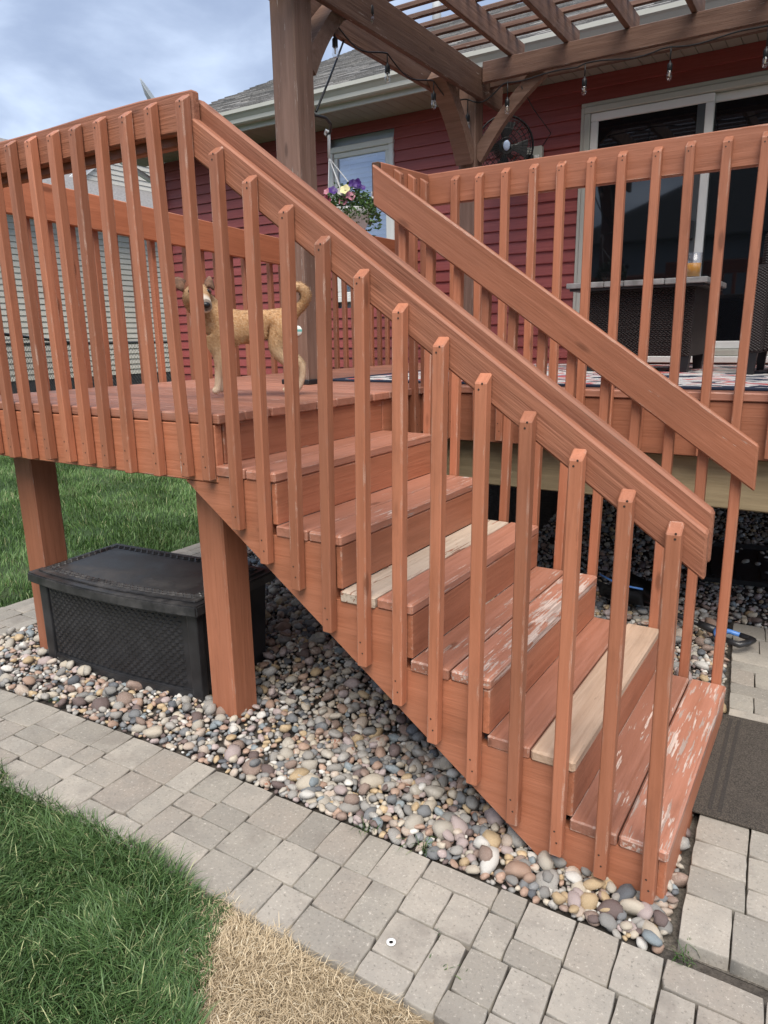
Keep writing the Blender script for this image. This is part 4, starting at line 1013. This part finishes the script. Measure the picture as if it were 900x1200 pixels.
colf = FUR.ramp(FUR.math('DIVIDE', zrel, .5), [(0, (.66, .56, .45)), (.1, (.6, .48, .35)), (.36, (.58, .42, .25)), (.5, (.47, .27, .12)), (.7, (.42, .215, .085)), (.85, (.4, .215, .09)), (1, (.42, .25, .125))])
colf = FUR.mix(FUR.ss(nf2, .35, .7, 0, .45), colf, (.66, .48, .3)); colf = FUR.mix(FUR.ss(nzf, .55, .75, 0, .35), colf, (.32, .16, .065))
# pale muzzle: distance from the nose tip
nose = dp(.168, .17, .395)
mz = FUR.n('VectorMath', {0: gv_, 1: tuple(nose)}, operation='DISTANCE').outputs['Value']
colf = FUR.mix(FUR.ss(FUR.math('ADD', mz, FUR.math('MULTIPLY', FUR.math('SUBTRACT', nzf, .5), .02)), .045, .075, .85, 0), colf, (.7, .63, .53))
tl = dp(-.205, .024, .44)
tz_ = FUR.n('VectorMath', {0: gv_, 1: tuple(tl)}, operation='DISTANCE').outputs['Value']
tip = FUR.n('VectorMath', {0: gv_, 1: tuple(dp(.16, .175, .402))}, operation='DISTANCE').outputs['Value']
colf = FUR.mix(FUR.ss(tip, .022, .036, .8, 0), colf, (.12, .08, .06))
colf = FUR.mix(FUR.ss(tz_, .015, .036, .85, 0), colf, (.05, .035, .028))
FUR.bump(nf2, .4, .004); FUR = FUR.fin(colf, .8)
bd = obj('body', me, FUR, dog)
md = bd.modifiers.new('skin', 'SKIN'); 
for v, r_ in zip(me.skin_vertices[0].data, rad): v.radius = (r_, r_)
me.skin_vertices[0].data[0].use_root = True; md.use_smooth_shade = True; md.branch_smoothing = .4
bd.modifiers.new('sub', 'SUBSURF').levels = 2; bd.modifiers['sub'].render_levels = 2
bpy.context.view_layer.update()
dg = bpy.context.evaluated_depsgraph_get(); em = bpy.data.meshes.new_from_object(bd.evaluated_get(dg))
bd.modifiers.clear(); old = bd.data; bd.data = em; em.materials.clear(); em.materials.append(FUR); em.name = 'body'
em.polygons.foreach_set('use_smooth', [True]*len(em.polygons))
# fur: short hairs lying back along the body, belly and tail longer
fv, ff = [], []; polys = list(em.polygons); ar = np.array([p.area for p in polys]); pk = rng.choice(len(polys), 20000, p=ar/ar.sum())
for i_ in pk:
    p = polys[i_]; vv = [em.vertices[q].co for q in p.vertices]; ws = rng.dirichlet(np.ones(len(vv))); c = sum((v*float(w_) for v, w_ in zip(vv, ws)), V()); n_ = p.normal
    zr = c.z-H; a_ = (c-DO).dot(df); b_ = (c-DO).dot(ds)
    if b_ > .085 and zr > .36: ln = .006                  # face stays short
    elif zr < .14: ln = .007
    elif a_ < -.19 and zr > .36: ln = .017
    elif .14 < zr < .29: ln = .016
    else: ln = .012
    dr_ = (V((0, 0, -.55))-df*.8 if a_ > -.18 else V((0, 0, .1))-df)+V((random.gauss(0, .3), random.gauss(0, .3), random.gauss(0, .3))); dr_ = (dr_-n_*dr_.dot(n_)).normalized()
    t_ = (dr_+n_*random.uniform(.15, .42)).normalized()*ln*random.uniform(.7, 1.4); s2 = n_.cross(dr_)*.0011; q = len(fv); b0 = c-n_*.001
    fv += [b0-s2, b0+s2, b0+t_]; ff.append((q, q+1, q+2))
fo = obj('fur', mesh('fur', fv, ff, True), FUR, bd); fo['kind'] = 'stuff'
DARK = plain('dark_brown_fur', (.06, .035, .025), .8, .4, 60, .3); EYE = plain('dark_eye', (.012, .008, .006), .08); NOSE = plain('black_nose', (.012, .011, .012), .3, .2, 80)
def blob(name, c, axes, mat, parent, nz_=0):
    bm = bmesh.new(); bmesh.ops.create_icosphere(bm, subdivisions=3, radius=1)
    A_ = Matrix([V(a) for a in axes]).transposed()
    for v in bm.verts: v.co = A_ @ (v.co*(1+nz_*noise.noise(v.co*2)))+V(c)
    return obj(name, bm_mesh(name, bm, True), mat, parent)
Z_ = V((0, 0, 1))
from mathutils.bvhtree import BVHTree
bvh = BVHTree.FromPolygons([v.co.copy() for v in em.vertices], [tuple(p.vertices) for p in em.polygons])
f3 = df*-.5+ds*.86; s3 = df*-.86+ds*-.5; hc = dp(.245, .035, 0)
def face(e, z, push=0.):
    o0 = hc+s3*e+V((0, 0, z)); h_ = bvh.ray_cast(o0+f3*.4, -f3)
    return (h_[0] if h_[0] is not None else o0)+f3*push
blob('nose', face(0, .4, -.003), (s3*.018, f3*.012, Z_*.0135), NOSE, bd)
for s in (1, -1): blob('eye', face(s*.033, .46, -.002), (s3*.009, f3*.006, Z_*.0085), EYE, bd)
for s in (1, -1): blob('eye_patch', face(s*.036, .461, -.0055), (s3*.0165, f3*.008, Z_*.0115), DARK, bd)
EARM = plain('brown_ear_fur', (.16, .085, .05), .85, .45, 40, .3)
for s in (1, -1):                                           # ears: folded flaps hanging out sideways
    bm = bmesh.new(); base = dp(.242+s*.042, .045, .492); rows = []; ln_ = .082 if s > 0 else .05
    for q in range(7):
        t = q/6; ctr = base+df*s*(ln_*t)+Z_*(.03*math.sin(math.pi*.6*t)-.05*t*t*t)+ds*(.02*t); wd_ = .034*(1-.5*t*t)*(1 if q < 6 else .4)
        rows.append([bm.verts.new(ctr+ds*wd_*e*.75+Z_*(-.75*wd_*e-.25*wd_*abs(e)+.004)) for e in (-1, -.5, 0, .5, 1)])
    for a, b in zip(rows, rows[1:]):
        for q in range(4): bm.faces.new((a[q], a[q+1], b[q+1], b[q]))
    bmesh.ops.recalc_face_normals(bm, faces=bm.faces); bmesh.ops.solidify(bm, geom=bm.faces[:], thickness=.007)
    obj('ear', bm_mesh('ear', bm, True), [EARM], bd)
tube('mouth', [face(-.02, .377, -.001), face(0, .38, .0), face(.02, .377, -.001)], .002, NOSE, bd, 6)

# ------------------------------------------------------------------ NEIGHBOUR HOUSE, FENCE
XN = -10.4
nh = thing('neighbour_house', 'cream sided house with grey roof seen through the left railing', 'house', (XN, 8, 0))
def siding_wall(parent, x, y0, y1, z0, z1, mat, dirn=1, ex=.1016, axis='x'):
    bm = bmesh.new(); z = z0
    while z < z1-.01:
        zt = min(z+ex, z1); pr = [(0, zt), (dirn*.016, z+.006), (dirn*.016, z), (0, z)]
        q = [[bm.verts.new((x+a, yy_, c) if axis == 'x' else (yy_, x+a, c)) for a, c in pr] for yy_ in (y0, y1)]
        for e in range(4): bm.faces.new((q[0][e], q[0][(e+1) % 4], q[1][(e+1) % 4], q[1][e]))
        bm.faces.new(q[0][::-1]); bm.faces.new(q[1]); z = zt
    return tag(obj('siding', bm_mesh('siding', bm), mat, parent), kind='stuff')
siding_wall(nh, XN, -8, 16, .92, 3.95, CREAM)
box('foundation', (XN-.1, -8, -.3), (XN+.005, 16, .918), plain('dark_foundation', (.03, .03, .033), .9, .3, 6), nh, 0)
box('wall', (XN-8, -8, -.2), (XN-.11, 16, 3.95), CREAM, nh, 0)
box('gutter', (XN+.36, -8.4, 3.93), (XN+.48, 16.4, 4.05), WHITE, nh, .015)
box('fascia', (XN+.335, -8.4, 3.9), (XN+.358, 16.4, 4.0), TRIM, nh, 0)
box('soffit', (XN+.017, -8.4, 3.93), (XN+.334, 16.4, 3.96), plain('pale_soffit', (.45, .44, .4), .6), nh, 0)
NR = plain('grey_shingle', (.2, .19, .185), .9, .3, 30, .4)
nr = prism('roof', [(XN+.4, 4.055), (XN-3.8, 5.9), (XN-8.2, 4.055)], 24.8, NR, nh, Matrix.Translation((0, -8.4, 0)))
# taller cross gable further back
GX = XN-1.3
gme = [(GX, 7.4, 4.3), (GX, 12.4, 4.3), (GX, 9.9, 6.1)]
bm = bmesh.new(); z = 4.3
while z < 6.0:
    t0 = (z-4.3)/1.8; t1 = min(1, (z+.1-4.3)/1.8); pr = [(GX, 7.4+2.5*t0, 12.4-2.5*t0, z, .016), (GX, 7.4+2.5*t1, 12.4-2.5*t1, z+.1, 0)]
    a = bm.verts.new((GX+.016, pr[0][1], z)); b = bm.verts.new((GX+.016, pr[0][2], z)); c = bm.verts.new((GX, pr[1][2], z+.1)); d_ = bm.verts.new((GX, pr[1][1], z+.1)); bm.faces.new((a, b, c, d_)); z += .1
tag(obj('siding', bm_mesh('siding', bm), CREAM, nh), kind='stuff')
for sgn in (1, -1):
    board('rake_board', (GX+.05, 9.9+sgn*2.75, 4.12), (GX+.05, 9.9, 6.12), (0, 0, 1), .16, .03, WHITE, nh, 0, plumb=-.73)
gm = mesh('roof', [(GX+.1, 7.1, 4.13), (GX+.1, 9.9, 6.16), (GX+.1, 12.7, 4.13), (GX-6, 7.1, 4.13), (GX-6, 9.9, 6.16), (GX-6, 12.7, 4.13)], [(0, 1, 4, 3), (1, 2, 5, 4)])
obj('roof', gm, NR, nh)
# house across the yard, seen only mirrored in the sliding door
oh = thing('neighbour_house', 'grey sided house across the yard mirrored in the sliding door', 'house', (0, -16, 0))
siding_wall(oh, -16, -7, 8, .3, 4.6, GREYSIDE, 1, .12, 'y')
box('wall', (-7, -24, 0), (8, -16.01, 4.6), GREYSIDE, oh, 0)
prism('roof', [(-7.5, 4.61), (.5, 7.6), (8.5, 4.61)], 9, NR, oh, Matrix.Translation((0, -24.5, 0)))
for x in (-4, 1, 5): box('window', (x, -16.03, 1.4), (x+1.1, -15.975, 2.9), WHITE, oh, .01)

CLM = plain('black_coated_wire', (.015, .016, .018), .5)
def chain_fence(a, b, za, zb, h, label):
    a, b = V(a), V(b); L = (b-a).length; d = (b-a)/L
    f = thing('chain_link_fence', label, 'fence', a)
    def P(s, z): return a+d*s+V((0, 0, z+(za+(zb-za)*s/L)-h))
    tube('top_rail', [P(0, h), P(L, h)], .019, CLM, f)
    n = max(1, round(L/2.2))
    for q in range(n+1): tube('post', [P(L*q/n, -.3), P(L*q/n, h+.03)], .026, CLM, f)
    bm = bmesh.new(); st_ = .062; s = -h
    def strip(p, q):
        if (q-p).length < .01: return
        dirn = (q-p).normalized(); w_ = dirn.cross(d.cross(V((0, 0, 1)))).normalized()*.0017; nn2 = d.cross(V((0, 0, 1)))*.0017
        v_ = [bm.verts.new(x_) for x_ in (p-w_, p+nn2, p+w_, q-w_, q+nn2, q+w_)]
        bm.faces.new((v_[0], v_[1], v_[4], v_[3])); bm.faces.new((v_[1], v_[2], v_[5], v_[4]))
    while s < L:
        s0, s1 = max(s, 0), min(s+h, L)
        strip(P(s0, s0-s), P(s1, s1-s)); strip(P(s0, h-(s0-s)), P(s1, h-(s1-s))); s += st_
    tag(obj('chain_mesh', bm_mesh('chain_mesh', bm), CLM, f), kind='stuff')
chain_fence((-5.3, 4.75, 0), (-9.6, 4.75, 0), 1.555, 1.555, 1.2, 'black chain link fence meeting the corner of the red house')
chain_fence((-6.2, 2.45, 0), (-7.4, 4.7, 0), 1.73, 1.55, 1.2, 'black chain link fence section sloping down behind the left railing')
bpy.context.view_layer.update()
